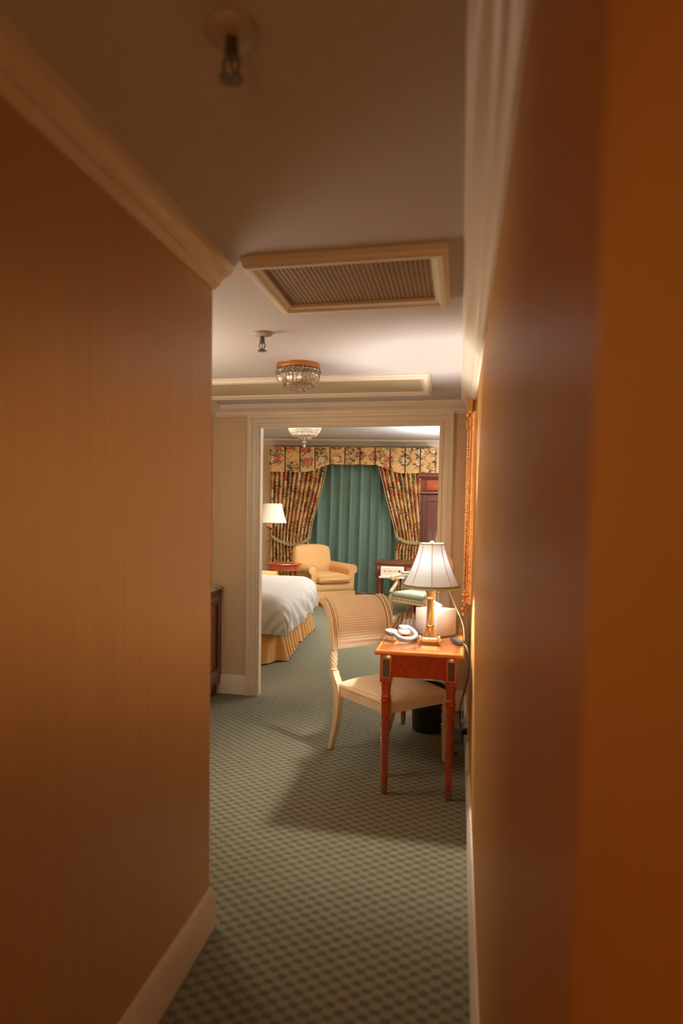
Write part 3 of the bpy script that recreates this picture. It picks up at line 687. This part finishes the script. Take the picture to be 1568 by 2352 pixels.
for sy in (-1, 1):
    y = sy*(SW-.02)
    # sabre back leg
    pts = [(-SD-.075, 0), (-SD-.055, .06), (-SD-.030, .14), (-SD-.012, .22), (-SD-.004, .30), (-SD-.004, .36), (-SD-.012, .41)]
    rg = []
    for i, (px_, pz_) in enumerate(pts):
        wx = .015+.012*i/6; wy = .014+.007*i/6
        rg.append([Vector((px_+a, y+c, pz_)) for a, c in ((-wx, -wy), (wx, -wy), (wx, wy), (-wx, wy))])
    lg = MB().rings(rg).build('leg', m_pale, ch, ang=.9)
    # back upright: block, twisted spindle, sweeping scroll arm
    b = MB()
    up = [(-SD-.010, .395), (-SD-.018, .415), (-SD-.036, .440), (-SD-.050, .462), (-SD-.055, .482)]
    rg = []
    for i, (px_, pz_) in enumerate(up):
        wx = .027-.006*i/4; wy = .021
        rg.append([Vector((px_+a, y+c, pz_)) for a, c in ((-wx, -wy), (wx, -wy), (wx, wy), (-wx, wy))])
    b.rings(rg)
    b.lathe([(.017, 0), (.022, .004), (.022, .010), (.017, .014)], (-SD-.056, y, .482), 18)
    twist(b, -SD-.057, y, .497, .600, .022)
    b.lathe([(.017, 0), (.022, .004), (.022, .010), (.018, .014)], (-SD-.058, y, .602), 18)
    up = [(-SD-.058, .616), (-SD-.060, .66), (-SD-.066, .72), (-SD-.078, .78), (-SD-.098, .83), (-SD-.125, .865), (-SD-.155, .885), (-SD-.178, .888), (-SD-.192, .878), (-SD-.195, .862), (-SD-.185, .850)]
    rg = []
    for i, (px_, pz_) in enumerate(up):
        q0 = Vector((up[max(i-1, 0)][0], 0, up[max(i-1, 0)][1])); q1 = Vector((up[min(i+1, 10)][0], 0, up[min(i+1, 10)][1])); d = (q1-q0).normalized(); nn_ = Vector((d.z, 0, -d.x))
        wx = [.023, .022, .021, .020, .019, .018, .016, .014, .012, .011, .010][i]; wy = .021
        c0 = Vector((px_, y, pz_)); rg.append([c0-nn_*wx+Vector((0, -wy, 0)), c0+nn_*wx+Vector((0, -wy, 0)), c0+nn_*wx*1.0+Vector((0, wy, 0)), c0-nn_*wx+Vector((0, wy, 0))])
    b.rings(rg)
    # reeds on the front faces
    ups = b.build('back_post', m_pale, ch, ang=.9)
    ws_ = [.023, .022, .021, .020, .019, .018, .016, .014, .012]
    def face_pt(i, off, lift):
        q0 = Vector((up[max(i-1, 0)][0], 0, up[max(i-1, 0)][1])); q1 = Vector((up[min(i+1, 10)][0], 0, up[min(i+1, 10)][1])); d = (q1-q0).normalized(); n_ = Vector((d.z, 0, -d.x))
        return Vector((up[i][0], y+off, up[i][1]))+n_*(ws_[i]+lift)
    for off in (-.015, .015):
        MB().tube([face_pt(i, off, .001) for i in range(9)], .0052, 8).build('reeding', m_pale, ups)
    for off in (-.0065, .0065):
        MB().tube([face_pt(i, off, .0002) for i in range(9)], .0016, 6).build('groove', m_groove, ups)
    MB().lathe([(.0, 0), (.012, .002), (.012, .006), (.005, .008)], M=Matrix.Translation((-SD-.180, y+sy*.021, .866)) @ Matrix.Rotation(-sy*PI/2, 4, 'X'), n=16).build('rosette', m_groove, ups)
# seat rails with a glazed groove
b = MB()
fr, bk, hw0, hw1 = SD-.005, -SD+.0, SW-.012, SW-.020
rail = [(fr, -hw0), (fr, hw0), (bk, hw1), (bk, -hw1)]
prr = [(0, -.058), (.012, -.058), (.012, -.044), (.008, -.042), (.008, -.018), (.012, -.016), (.012, 0), (0, 0)]
MB().sweep([(a, z) for a, z in prr], [(x, y, ZS) for x, y in rail[::-1]], closed=True).build('seat_rail', m_pale, ch, ang=.5)
b = MB(); b.sweep([(.0095, -.0405), (.0128, -.0405), (.0128, -.0460), (.0095, -.0460)], [(x, y, ZS) for x, y in rail[::-1]], closed=True)
b.sweep([(.0070, -.0155), (.0128, -.0155), (.0128, -.0200), (.0070, -.0200)], [(x, y, ZS) for x, y in rail[::-1]], closed=True)
b.sweep([(.0085, -.001), (.0135, -.001), (.0135, .004), (.0085, .004)], [(x, y, ZS) for x, y in rail[::-1]], closed=True)
b.build('rail_groove', m_groove, ch)
b = MB(); b.box(bk+.01, -hw1+.01, ZS-.05, fr-.01, hw1-.01, ZS-.02); b.build('seat_base', m_groove, ch, False)
# domed dotted seat
def seat(u_, v_):
    x = -1+2*u_; y = -1+2*v_; ww = hw1+(hw0-hw1)*u_+.008
    dome = (1-abs(x)**3)*(1-abs(y)**3)
    return Vector((x*(SD+.006)-.002, y*ww, ZS+.014+.050*dome**.6))
b = MB(); b.grid(seat, 36, 36, lambda u_, v_: (u_*.46, v_*.46))
bo = b.bm; es = [e_ for e_ in bo.edges if e_.is_boundary]; r_ = bmesh.ops.extrude_edge_only(bo, edges=es)
for v in [g_ for g_ in r_['geom'] if isinstance(g_, bmesh.types.BMVert)]: v.co.z = ZS-.002
b.build('seat_cushion', m_dot, ch)
# rolled backrest: padded panel following the scroll, between the posts
path = [(-SD-.048, .700-.055), (-SD-.048, .70), (-SD-.055, .75), (-SD-.070, .80), (-SD-.092, .842), (-SD-.122, .876), (-SD-.155, .895), (-SD-.185, .898), (-SD-.205, .885), (-SD-.210, .865), (-SD-.200, .845), (-SD-.180, .840), (-SD-.150, .852), (-SD-.120, .836), (-SD-.095, .795), (-SD-.082, .74), (-SD-.080, .66)]
sp = smoothpath(path, 60); bw_ = SW-.046
def back(u_, v_):
    i = min(60, int(round(v_*60))); x, z = sp[i]; y = -1+2*u_; puff = .010*(1-abs(y)**4)
    j = min(i+1, 60); k = max(i-1, 0); d = Vector((sp[j][0]-sp[k][0], sp[j][1]-sp[k][1])).normalized()
    return Vector((x+d.y*puff, y*bw_, z-d.x*puff))
MB().grid(back, 24, 60, lambda u_, v_: (u_*.38, v_*.62)).build('backrest', m_dot, ch)
for u_ in (0, 1):
    MB().tube([back(u_, i/60)+Vector((0, (1 if u_ else -1)*.002, 0)) for i in range(0, 40)], .0030, 6).build('backrest_edge', m_groove, ch)
b = MB()
for u_ in (0, 1): b.bm.faces.new([b.bm.verts.new(Vector((x, (-1+2*u_)*bw_, z))) for x, z in sp])
b.build('backrest_side', m_dot, ch, False)
MB().box(-SD-.080, -bw_-.004, .608, -SD-.046, bw_+.004, .652, bev=.004).build('lower_rail', m_pale, ch)

# black cord hanging at the chair's front corner
bc = MB().tube([tuple(p) for p in smoothpath([(-.115, 4.06, .455), (-.075, 4.03, .460), (-.045, 3.995, .452), (-.030, 3.975, .41), (-.024, 3.985, .30), (-.018, 4.01, .12), (-.012, 4.04, .012), (.02, 4.10, .008)], 30)], .0065, 8).build('black_cord', m_black)
tag(bc, 'thick black cord draped over the seat corner and hanging to the carpet', 'cord')

# ------------------------------------------------------------------ bed
bed = thing('bed', 'bed with a pleated gold valance showing its foot end past the door frame', 'bed', (-2.75, 7.03, 0), math.radians(4.0))
# local: foot edge at x=+1.07 ; y across -.98..+.98
MB().cushion(-1.0, -.94, .30, 1.02, .94, .60, .01, .01, 8, .05).build('mattress', m_duvet, bed)
MB().box(-1.0, -.92, .08, .98, .92, .30).build('bed_base', m_inlay, bed, False)
# pleated skirt round the foot and both sides
sp_pts = [(-1.0, -.97), (1.00, -.97), (1.03, -.94), (1.03, .94), (1.00, .97), (-1.0, .97)]
seg = []; tot = 0
for a, b_ in zip(sp_pts, sp_pts[1:]): L = math.dist(a, b_); seg.append((tot, L, a, b_)); tot += L
def at(s_):
    for t0, L, a, b_ in seg:
        if s_ <= t0+L+1e-9:
            f = (s_-t0)/L; d = ((b_[0]-a[0])/L, (b_[1]-a[1])/L); return a[0]+(b_[0]-a[0])*f, a[1]+(b_[1]-a[1])*f, d[1], -d[0]
    return sp_pts[-1][0], sp_pts[-1][1], 0, 1
def ph(s_): return 2*PI*(s_/.17)+1.3*math.sin(s_*5.1)+.8*math.sin(s_*11.3)
def skirt(u_, v_):
    s_ = u_*tot; x, y, nx, ny = at(s_); q = math.sin(ph(s_)); k = math.copysign(abs(q)**.6, q)
    amp = (.014+.050*v_)*k + .036*v_ + .012*v_*math.sin(s_*3.7)
    return Vector((x+nx*amp, y+ny*amp, .40-.385*v_))
MB().grid(skirt, 700, 10, lambda a, b_: (a, b_)).build('bed_skirt', m_skirt, bed)
# duvet: draped over the foot, lumpy, with soft folds
import mathutils
def duv(u_, v_):
    X = -1.0+2.52*u_; Y = -1.45+2.90*v_     # flat cloth coordinates
    ex, ey = 1.03, .97
    ox = max(0, X-ex); oy = max(0, abs(Y)-ey); sgn = 1 if Y > 0 else -1
    def drape(o):   # returns outward, down for arc-length o past the edge
        R_ = .16
        if o < R_*PI/2: return R_*math.sin(o/R_), R_*(1-math.cos(o/R_))
        return R_+.02*(o-R_*PI/2), R_+(o-R_*PI/2)
    r = math.hypot(ox, oy); rc = max(ox, oy)
    nz = mathutils.noise.noise(Vector((X*1.3, Y*1.3, 0)))*.020+mathutils.noise.noise(Vector((X*4, Y*4, 3)))*.010
    if r < 1e-6:
        e_ = min(1, (ex-X)/.5); f_ = min(1, (ey-abs(Y))/.5); z = .655+.035*min(e_, f_)
        return Vector((min(X, ex)-.06, Y*(ey-.05)/ey, z+nz))
    out, dn = drape(rc*.96)
    nx, ny = ox/r, oy/r
    fold = .020*math.sin((Y*1.0+X*.6)*13+2*math.sin(Y*3))*min(1, dn/.25)+.011*math.sin((Y-X)*29)*min(1, dn/.25)
    bulge = .045*math.sin(PI*min(1, dn/.42))
    k = out+bulge+fold
    x = min(X, ex)-.06+nx*k; y = (max(-ey, min(ey, Y)))*(ey-.05)/ey+sgn*ny*k
    return Vector((x, y, .655-dn+nz*.5+.012*math.sin(Y*7)*min(1, dn*2)))
dv = MB().grid(duv, 170, 190, lambda a, b_: (a, b_)).build('duvet', m_duvet)
sd = dv.modifiers.new('thick', 'SOLIDIFY'); sd.thickness = .022; sd.offset = -1
dv.location = (-2.75, 7.03, 0); dv.rotation_euler = (0, 0, math.radians(4.0))
tag(dv, 'fluffy white duvet spread over the bed and hanging at its foot', 'duvet')

# ------------------------------------------------------------------ armchairs of the bedroom
def armchair(label, x, y, rz):
    t_ = thing('armchair', label, 'armchair', (x, y, 0), rz, 'gold upholstered armchairs')
    # faces local -y
    MB().cushion(-.37, -.40, .20, .37, .42, .335, .008, .004, 8, .03).build('seat_frame', m_arm, t_)
    def sk(u_, v_):
        P = [(-.37, .42), (-.37, -.40), (.37, -.40), (.37, .42)]; f = u_*3; i = min(2, int(f)); f -= i
        a, b_ = P[i], P[i+1]; x_ = a[0]+(b_[0]-a[0])*f; y_ = a[1]+(b_[1]-a[1])*f; k = 1+.055*v_+.008*math.sin(u_*40)*v_
        if i == 1 and (abs(x_-.0) > .355 ): k += .01
        return Vector((x_*k*1.01, y_*k*1.01, .215-.195*v_))
    MB().grid(sk, 90, 6, lambda a, b_: (a*2.2, b_*.2)).build('skirt', m_arm, t_)
    MB().cushion(-.285, -.44, .325, .285, .26, .465, .018, .025, 12, .05).build('seat_cushion', m_arm, t_)
    M = Matrix.Translation((0, .30, .42)) @ Matrix.Rotation(-.20, 4, 'X')
    MB().cushion(-.325, -.09, -.02, .325, .09, .465, .012, .03, 14, .06, M).build('backrest', m_arm, t_)
    for s_ in (-1, 1):
        b = MB(); sec = []
        # arm cross-section: a roll on top of an upright, slightly flaring out; length runs front-back
        for k in range(24):
            a = -PI*.36+(PI*1.52)*k/23; sec.append((s_*(.352+.076*math.cos(a)), .545+.072*math.sin(a)))
        sec = [(s_*.378, .22)]+sec+[(s_*.292, .22)]
        rg = []
        for yy, kk in ((-.36, .90), (-.375, .97), (-.36, 1.0), (0, 1.0), (.36, .99)):
            zz = .02*(yy+.3)
            rg.append([Vector((s_*.345+(x_-s_*.345)*kk, yy if yy != -.36 or kk == 1 else -.375, .42+(z_-.42)*kk+zz)) for x_, z_ in sec])
        rg = rg[1:]
        b.rings(rg)
        if True:
            b2 = b.build('armrest', m_arm, t_, ang=1.2)
            b3 = MB(); b3.tube([Vector((x_, -.379, z_)) for x_, z_ in sec[1:-1]], .006, 6); b3.build('piping', m_arm, b2)
    b = MB(); pts_ = [(-.285, -.455), (.285, -.455), (.30, -.43)]
    b.tube([(-.29, -.44, .455), (-.20, -.460, .460), (.20, -.460, .460), (.29, -.44, .455)], .005, 6); b.build('piping', m_arm, t_)
    return t_
armchair('gold armchair with loose seat cushion standing before the green drapes', -2.12, 10.65, math.radians(40))
armchair('gold armchair behind the bed, only its rounded arm showing', -2.79, 8.62, math.radians(90))

# ------------------------------------------------------------------ round side table and floor lamp
rt = thing('round_side_table', 'small round mahogany table between the armchairs', 'side table', (-2.43, 9.40, 0))
RZ = .70
MB().lathe([(.245, RZ-.022), (.262, RZ-.016), (.265, RZ-.008), (.258, RZ)], n=56).build('tabletop', m_rtable, rt)
MB().lathe([(.225, RZ-.105), (.236, RZ-.100), (.236, RZ-.094), (.229, RZ-.088), (.229, RZ-.022)], n=56).build('apron', m_rtable, rt)
for k in range(4):
    a = PI/4+k*PI/2; lg = MB().tube([(math.cos(a)*.20, math.sin(a)*.20, RZ-.10), (math.cos(a)*.22, math.sin(a)*.22, .45), (math.cos(a)*.19, math.sin(a)*.19, .18), (math.cos(a)*.23, math.sin(a)*.23, 0)], [.022, .018, .012, .014], 10).build('leg', m_rtable, rt)
    MB().lathe([(.004, -.045), (.014, -.03), (.02, -.01), (.012, 0)], (math.cos(a+.4)*.215, math.sin(a+.4)*.215, RZ-.105), 12).build('carved_drop', m_mahog, rt)
MB().lathe([(.16, .18), (.17, .185), (.16, .19)], n=32).build('lower_shelf', m_rtable, rt)

fl = thing('floor_lamp', 'brass floor lamp with unlit white shade behind the round table', 'lamp', (-2.765, 9.9, 0))
MB().lathe([(.14, 0), (.145, .01), (.13, .022), (.06, .03), (.02, .05), (.014, .07)], n=36).build('base', m_brass, fl)
MB().lathe([(.013, .06), (.013, .60), (.017, .604), (.017, .616), (.012, .62), (.012, 1.13), (.016, 1.135), (.016, 1.145), (.011, 1.15)], n=18).build('pole', m_brass, fl)
b = MB(); b.lathe([(.010, 1.145), (.03, 1.158), (.038, 1.175), (.014, 1.19), (.010, 1.30)], n=18)
for k in range(3):
    a = .4+k*2*PI/3; c_, s_ = math.cos(a), math.sin(a)
    b.tube([(0, 0, 1.165), (c_*.04, s_*.04, 1.155), (c_*.075, s_*.075, 1.175), (c_*.08, s_*.08, 1.20)], .006, 8)
    b.lathe([(.008, 0), (.024, .012), (.022, .018), (.012, .02)], (c_*.08, s_*.08, 1.190), 14)
b.build('candelabra', m_brass, fl)
for k in range(3):
    a = .4+k*2*PI/3; MB().lathe([(.011, 1.205), (.011, 1.33)], (math.cos(a)*.08, math.sin(a)*.08, 0), 14).build('candle_sleeve', m_white, fl)
def fsh(u_, v_):
    r = .145+(.215-.145)*((1-v_)**1.5); a = 2*PI*u_
    return Vector((math.cos(a)*r, math.sin(a)*r, 1.262+.285*v_))
b = MB(); b.grid(fsh, 64, 12, lambda a, b_: (a, b_)); bmesh.ops.remove_doubles(b.bm, verts=b.bm.verts, dist=1e-5); fs_ = b.build('lamp_shade', m_shade_w, fl)
fs_.location = (.03, 0, 0)
b = MB(); b.lathe([(.213, 1.258), (.217, 1.259), (.216, 1.266), (.212, 1.267)], n=64)
b.build('shade_trim', m_trimcream, fs_)

# ------------------------------------------------------------------ window curtains (local frame of the far wall: x along, -y out)
def local(o): o.location = (-1.6, 12.0, 0); o.rotation_euler = (0, 0, AF); return o
def lerp_tab(tab, z):
    tab = sorted(tab)
    if z <= tab[0][0]: return tab[0][1]
    for (z0, v0), (z1, v1) in zip(tab, tab[1:]):
        if z <= z1:
            f = (z-z0)/(z1-z0); return v0+(v1-v0)*f
    return tab[-1][1]
def drape(name, label, cat, left, right, z0, z1, folds, amp, off, m_, fab, nz=60, group=None, jit=.6, sharp=1):
    rnd = [random.uniform(-jit, jit) for _ in range(40)]
    def P(u_, v_):
        ridge = sharp > 5
        z = z0+(z1-z0)*v_; xl = lerp_tab(left, z); xr = lerp_tab(right, z)
        q = 2*PI*folds*u_ + rnd[3]*2*math.sin(u_*9+rnd[1])+rnd[2]*math.sin(u_*23+rnd[5])
        s_ = (2*abs(math.sin(q/2))**.8-1) if ridge else math.copysign(abs(math.sin(q))**sharp, math.sin(q))
        wdt = (xr-xl)
        return Vector((xl+wdt*u_+.11*wdt/folds*math.cos(q)*(0 if ridge else 1), -off-amp*s_-.010*math.sin(u_*17+z*2.5), z))
    N = max(120, folds*14)
    o = MB().grid(P, N, nz, lambda u_, v_: (u_*fab, z0+(z1-z0)*v_)).build(name, m_)
    local(o); return tag(o, label, cat, group)
# green blackout drapes: two leaves that meet left of the middle
drape('green_drape', 'left leaf of the plain green drapes, beside the armchair', 'curtain', [(0, -1.62)], [(0, -.55), (2.4, -.50)], .03, 2.42, 6, .062, .10, m_green, 2.6, 20, 'green drapes behind the floral curtains')
drape('green_drape', 'right leaf of the plain green drapes, left of the floral curtain over the far desk', 'curtain', [(0, -.56), (2.4, -.52)], [(0, 1.10)], .03, 2.42, 9, .060, .10, m_green, 3.6, 20, 'green drapes behind the floral curtains')
def floral_drape(name, label, left, right, edge_side, mir=False):
    o = drape(name, label, 'curtain', left, right, .03, 2.42, 12, .050, .225, m_floral, 1.9, 60, 'floral curtains', .30, 9)
    return o
LR = [(0, -.93), (.5, -.95), (.78, -.99), (.93, -1.0), (1.21, -.955), (1.71, -.82), (2.24, -.71), (2.42, -.66)]
RL = [(0, .47), (.5, .49), (.81, .50), (.93, .53), (1.27, .45), (1.72, .32), (2.23, .19), (2.42, .14)]
cl = floral_drape('floral_curtain', 'floral chintz curtain tied back on the left of the window, behind the floor lamp', [(0, -1.69)], LR, 1)
cr_ = floral_drape('floral_curtain', 'floral chintz curtain tied back on the right of the window, beside the tall cabinet', RL, [(0, 1.15)], -1)
def edge(o, tab, s_):
    # turned back leading edge: dark lining strip with pale edging cord
    z0, z1 = 1.0, 2.40; 
    MB().grid(lambda u_, v_: Vector((lerp_tab(tab, z0+(z1-z0)*v_)+s_*(-.045+.045*u_), -.262+.02*u_, z0+(z1-z0)*v_)), 2, 40, lambda a, b_: (a, b_)).build('lining', m_lining, o)
    MB().tube([(lerp_tab(tab, z0+(z1-z0)*k/40)+s_*.004, -.248, z0+(z1-z0)*k/40) for k in range(41)], .006, 8).build('edging', m_trimband, o)
edge(cl, LR, 1); edge(cr_, RL, -1)
# tie-backs: braided rope
def tieback(label, pts):
    sp_ = smoothpath(pts, 90); rg = []
    b = MB()
    for k in range(3):
        ps = []
        for i, p in enumerate(sp_):
            a = i*.42+k*2*PI/3
            ps.append((p[0]+.007*math.cos(a), p[1]+.012*math.sin(a*2)*.6, p[2]+.022*math.sin(a)))
        b.tube(ps, .0115, 8)
    o = b.build('curtain_tieback', m_rope); local(o); tag(o, label, 'tieback', 'braided curtain tiebacks')
tieback('braided rope tieback holding the left floral curtain', [(-1.70, -.22, 1.02), (-1.64, -.275, .99), (-1.50, -.29, .915), (-1.31, -.292, .865), (-1.12, -.29, .895), (-1.02, -.285, .965), (-.985, -.25, 1.0)])
tieback('braided rope tieback holding the right floral curtain', [(.50, -.24, 1.03), (.54, -.285, 1.0), (.68, -.29, .94), (.84, -.292, .925), (1.0, -.29, .95), (1.12, -.27, 1.0)])
# pelmet valance with box pleats and a shaped hem
def hem(x):
    x = abs(x+.27)   # symmetric about the window centre
    if x < .36: return 2.252
    if x < .80: k = (x-.36)/.44; return 2.252-.132*(k*k*(3-2*k))
    return 2.12-.005
def val(u_, v_):
    x = -1.70+2.86*u_; z1 = 2.545; z = hem(x)+(z1-hem(x))*v_
    q = ((x+1.43) / .257) % 1; dd = min(q, 1-q)*.257
    y = -.295 + (.020*math.exp(-(dd/.010)**2))*(1) - .006*math.sin(PI*q)
    return Vector((x, y, z))
b = MB(); b.grid(val, 1000, 8, lambda u_, v_: (2.86*u_+.35, v_*.43+2.12+.13))
b.grid(lambda u_, v_: Vector((-1.70, -.295+.29*u_, 2.12+.425*v_)), 3, 4, lambda u_, v_: (u_*.3, v_*.43))
b.grid(lambda u_, v_: Vector((1.16, -.295+.29*u_, 2.12+.425*v_)), 3, 4, lambda u_, v_: (u_*.3, v_*.43))
vl = b.build('curtain_valance', m_floral); local(vl); tag(vl, 'floral chintz valance with scalloped hem across the top of the window', 'valance')
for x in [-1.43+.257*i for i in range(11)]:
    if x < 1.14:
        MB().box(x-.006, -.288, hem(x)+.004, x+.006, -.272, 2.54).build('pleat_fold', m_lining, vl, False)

# ------------------------------------------------------------------ tall cabinet
ar = thing('armoire', 'tall dark mahogany armoire by the right floral curtain', 'armoire', (-.135, 9.63, 0))
W2 = .39
MB().box(-W2, -.27, .08, W2, .27, 1.70, bev=.004).build('carcass', m_mahog_d, ar)
MB().box(-W2+.01, -.26, .0, W2-.01, .26, .08).build('plinth', m_mahog, ar, False)
MB().box(-W2+.0, -.27, 1.715, W2, .27, 1.90, bev=.003).build('frieze', m_mahog, ar)
MB().sweep([(0, 0), (.022, 0), (.030, .008), (.022, .018), (0, .022)], [(-W2, .27, 1.697), (-W2, -.27, 1.697), (W2, -.27, 1.697), (W2, .27, 1.697)]).build('waist_moulding', m_mahog, ar)
MB().sweep([(0, 0), (.012, 0), (.018, .018), (.034, .028), (.034, .040), (.006, .044), (.006, .062), (.014, .066), (.014, .074), (0, .076)], [(-W2, .27, 1.90), (-W2, -.27, 1.90), (W2, -.27, 1.90), (W2, .27, 1.90)]).build('cornice', m_mahog, ar)
MB().box(-W2+.085, -.276, 1.745, W2-.085, -.268, 1.875, bev=.003).build('frieze_panel', m_mahog_l, ar)
MB().box(-W2-.0, -.27, 1.90, W2, .27, 1.972).build('top_board', m_mahog, ar, False)
MB().lathe([(.02, 0), (.03, .01), (.02, .02)], (-W2+.03, -.2, 1.976), 12).build('corner_knob', m_mahog, ar)
for s_ in (-1, 1):
    x0_, x1_ = (-W2+.04, -.004) if s_ < 0 else (.004, W2-.04)
    d = MB().box(x0_, -.284, .12, x1_, -.270, 1.68, bev=.002).build('door', m_mahog_d, ar)
    MB().sweep([(0, 0), (0, .006), (.008, .008), (.014, 0)], [(x0_+.055, -.284, .20), (x1_-.05, -.284, .20), (x1_-.05, -.284, 1.60), (x0_+.055, -.284, 1.60)], up=Vector((0, -1, 0)), closed=True).build('panel_moulding', m_mahog, d)
    MB().lathe([(.006, 0), (.012, .01), (.013, .016), (.004, .02)], M=Matrix.Translation((-s_*-.03, -.284, .9)) @ Matrix.Rotation(PI/2, 4, 'X'), n=12).build('knob', m_brass, d)

# ------------------------------------------------------------------ far writing desk with media panel
fd = thing('writing_desk', 'dark mahogany writing desk of the bedroom in front of the right curtain', 'desk', (-.835, 9.62, 0))
FW, FD_, FZ = .285, .30, .755
MB().box(-FW, -FD_-.012, FZ-.022, FW, FD_+.012, FZ, bev=.005).build('desktop', m_mahog, fd)
b = MB(); b.box(-FW+.03, -FD_+.01, FZ-.185, FW-.03, FD_-.01, FZ-.022); b.build('apron', m_mahog, fd, False)
for sx in (-1, 1):
    for sy in (-1, 1):
        lx, ly = sx*(FW-.045), sy*(FD_-.03)
        lg = MB().lathe([(.012, 0), (.016, .05), (.026, FZ-.27), (.030, FZ-.25), (.024, FZ-.235), (.03, FZ-.2)], (lx, ly, 0), 14).build('leg', m_mahog, fd)
        MB().box(lx-.032, ly-.032, FZ-.20, lx+.032, ly+.032, FZ-.022, bev=.003).build('leg_block', m_mahog, lg)
for x0_ in (.13,):
    d = MB().box(x0_, -FD_+.002, FZ-.165, x0_+.12, -FD_+.012, FZ-.045, bev=.002).build('drawer', m_mahog, fd)
    MB().box(x0_+.02, -FD_-.000, FZ-.145, x0_+.10, -FD_+.003, FZ-.065, bev=.001).build('drawer_panel', m_mahog_l, d)
mpn = thing('media_panel', 'cream connection panel with small sockets hung under the top of the far desk', 'media panel', (-.87, 9.24, .565))
M = Matrix.Rotation(-.18, 4, 'X')
MB().box(-.155, 0, .012, .155, .05, .145, M, .006).build('housing', m_trim, mpn)
MB().box(-.135, -.003, .035, .135, .0, .120, M).build('face_plate', mat('beige_panel_plate', (.58, .48, .40), .5), mpn, False)
MB().box(-.170, -.075, -.012, .170, .04, .010, None, .004).build('shelf', m_trim, mpn)
for k, x in enumerate((-.10, -.055, -.03, -.005, .03, .05)):
    MB().lathe([(.006 if k else .009, 0), (.005, .004)], M=M @ Matrix.Translation((x, -.003, .078)) @ Matrix.Rotation(PI/2, 4, 'X'), n=12).build('socket', m_speaker if k % 2 == 0 else m_metal, mpn)
MB().lathe([(.017, 0), (.015, .004), (.006, .005)], M=M @ Matrix.Translation((.098, -.003, .078)) @ Matrix.Rotation(PI/2, 4, 'X'), n=20).build('round_dial', m_speaker, mpn)

# ------------------------------------------------------------------ green seated open armchairs by the far desk
def open_chair(label, x, y, rz):
    t_ = thing('open_armchair', label, 'chair', (x, y, 0), rz, 'carved open armchairs at the far desk')
    hw, hd = .30, .27      # faces local -y
    for sx in (-1, 1):
        b = MB(); b.box(sx*hw-.024, -hd-.024, .33, sx*hw+.024, -hd+.024, .42, bev=.003)
        b.lathe([(.012, 0), (.015, .01), (.017, .10), (.024, .28), (.027, .29), (.022, .30), (.024, .33)], (sx*hw, -hd, 0), 16)
        b.build('leg', m_pale2, t_)
        MB().tube([(sx*(hw-.02), hd+.05, 0), (sx*(hw-.02), hd+.015, .15), (sx*(hw-.02), hd, .33), (sx*(hw-.02), hd, .42), (sx*(hw-.02), hd+.03, .65), (sx*(hw-.02), hd+.09, .90)], [.018, .022, .026, .026, .022, .018], 8).build('leg', m_pale2, t_)
        # scrolling arm support and arm rail with pad
        ap_ = smoothpath([(sx*hw, -hd, .42), (sx*hw, -hd-.01, .46), (sx*(hw+.01), -hd+.03, .50), (sx*(hw+.02), -hd+.085, .55), (sx*(hw+.02), -hd+.10, .60), (sx*(hw+.02), -hd+.06, .635)], 16)
        ar_ = MB().tube(ap_, [.024-.0005*i for i in range(17)], 8).build('arm_support', m_pale2, t_)
        b = MB(); b.tube(smoothpath([(sx*(hw+.02), -hd+.02, .620), (sx*(hw+.02), -hd+.03, .645), (sx*(hw+.02), -hd+.12, .655), (sx*(hw+.01), 0, .660), (sx*(hw-.01), hd+.02, .69)], 20), .021, 8)
        b.lathe([(.022, -.024), (.026, -.018), (.026, .018), (.022, .024)], M=Matrix.Translation((sx*(hw+.02), -hd+.025, .625)) @ Matrix.Rotation(PI/2, 4, 'Y'), n=16)
        b.build('arm_rail', m_pale2, t_)
        MB().cushion(sx*(hw+.01)-.024, -hd+.17, .672, sx*(hw+.01)+.024, hd-.06, .700, .003, .004, 5, .012).build('arm_pad', m_greenseat, t_)
    pr_ = [(0, -.058), (.012, -.058), (.012, -.040), (.006, -.036), (.006, -.020), (.012, -.016), (.012, 0), (0, 0)]
    MB().sweep(pr_, [(-hw, -hd, .40), (hw, -hd, .40), (hw-.02, hd, .40), (-hw+.02, hd, .40)], closed=True).build('seat_rail', m_pale2, t_, ang=.5)
    MB().cushion(-hw-.002, -hd-.006, .395, hw+.002, hd, .470, .006, .02, 8, .03).build('seat_cushion', m_greenseat, t_)
    MB().cushion(-hw+.05, -.025, .0, hw-.05, .025, .36, .004, .012, 8, .02, Matrix.Translation((0, hd+.045, .53)) @ Matrix.Rotation(-.22, 4, 'X')).build('backrest', m_greenseat, t_)
    for zz, yy in ((.525, .015), (.905, .10)):
        MB().box(-hw+.02, hd+yy-.016, zz-.022, hw-.02, hd+yy+.016, zz+.022, bev=.005).build('back_rail', m_pale2, t_)
    return t_
open_chair('open armchair with pale green seat in front of the far desk', -.39, 8.42, math.radians(-43))
open_chair('open armchair pushed in under the far desk, behind the nearer green seated one', -.50, 10.38, math.radians(-78))
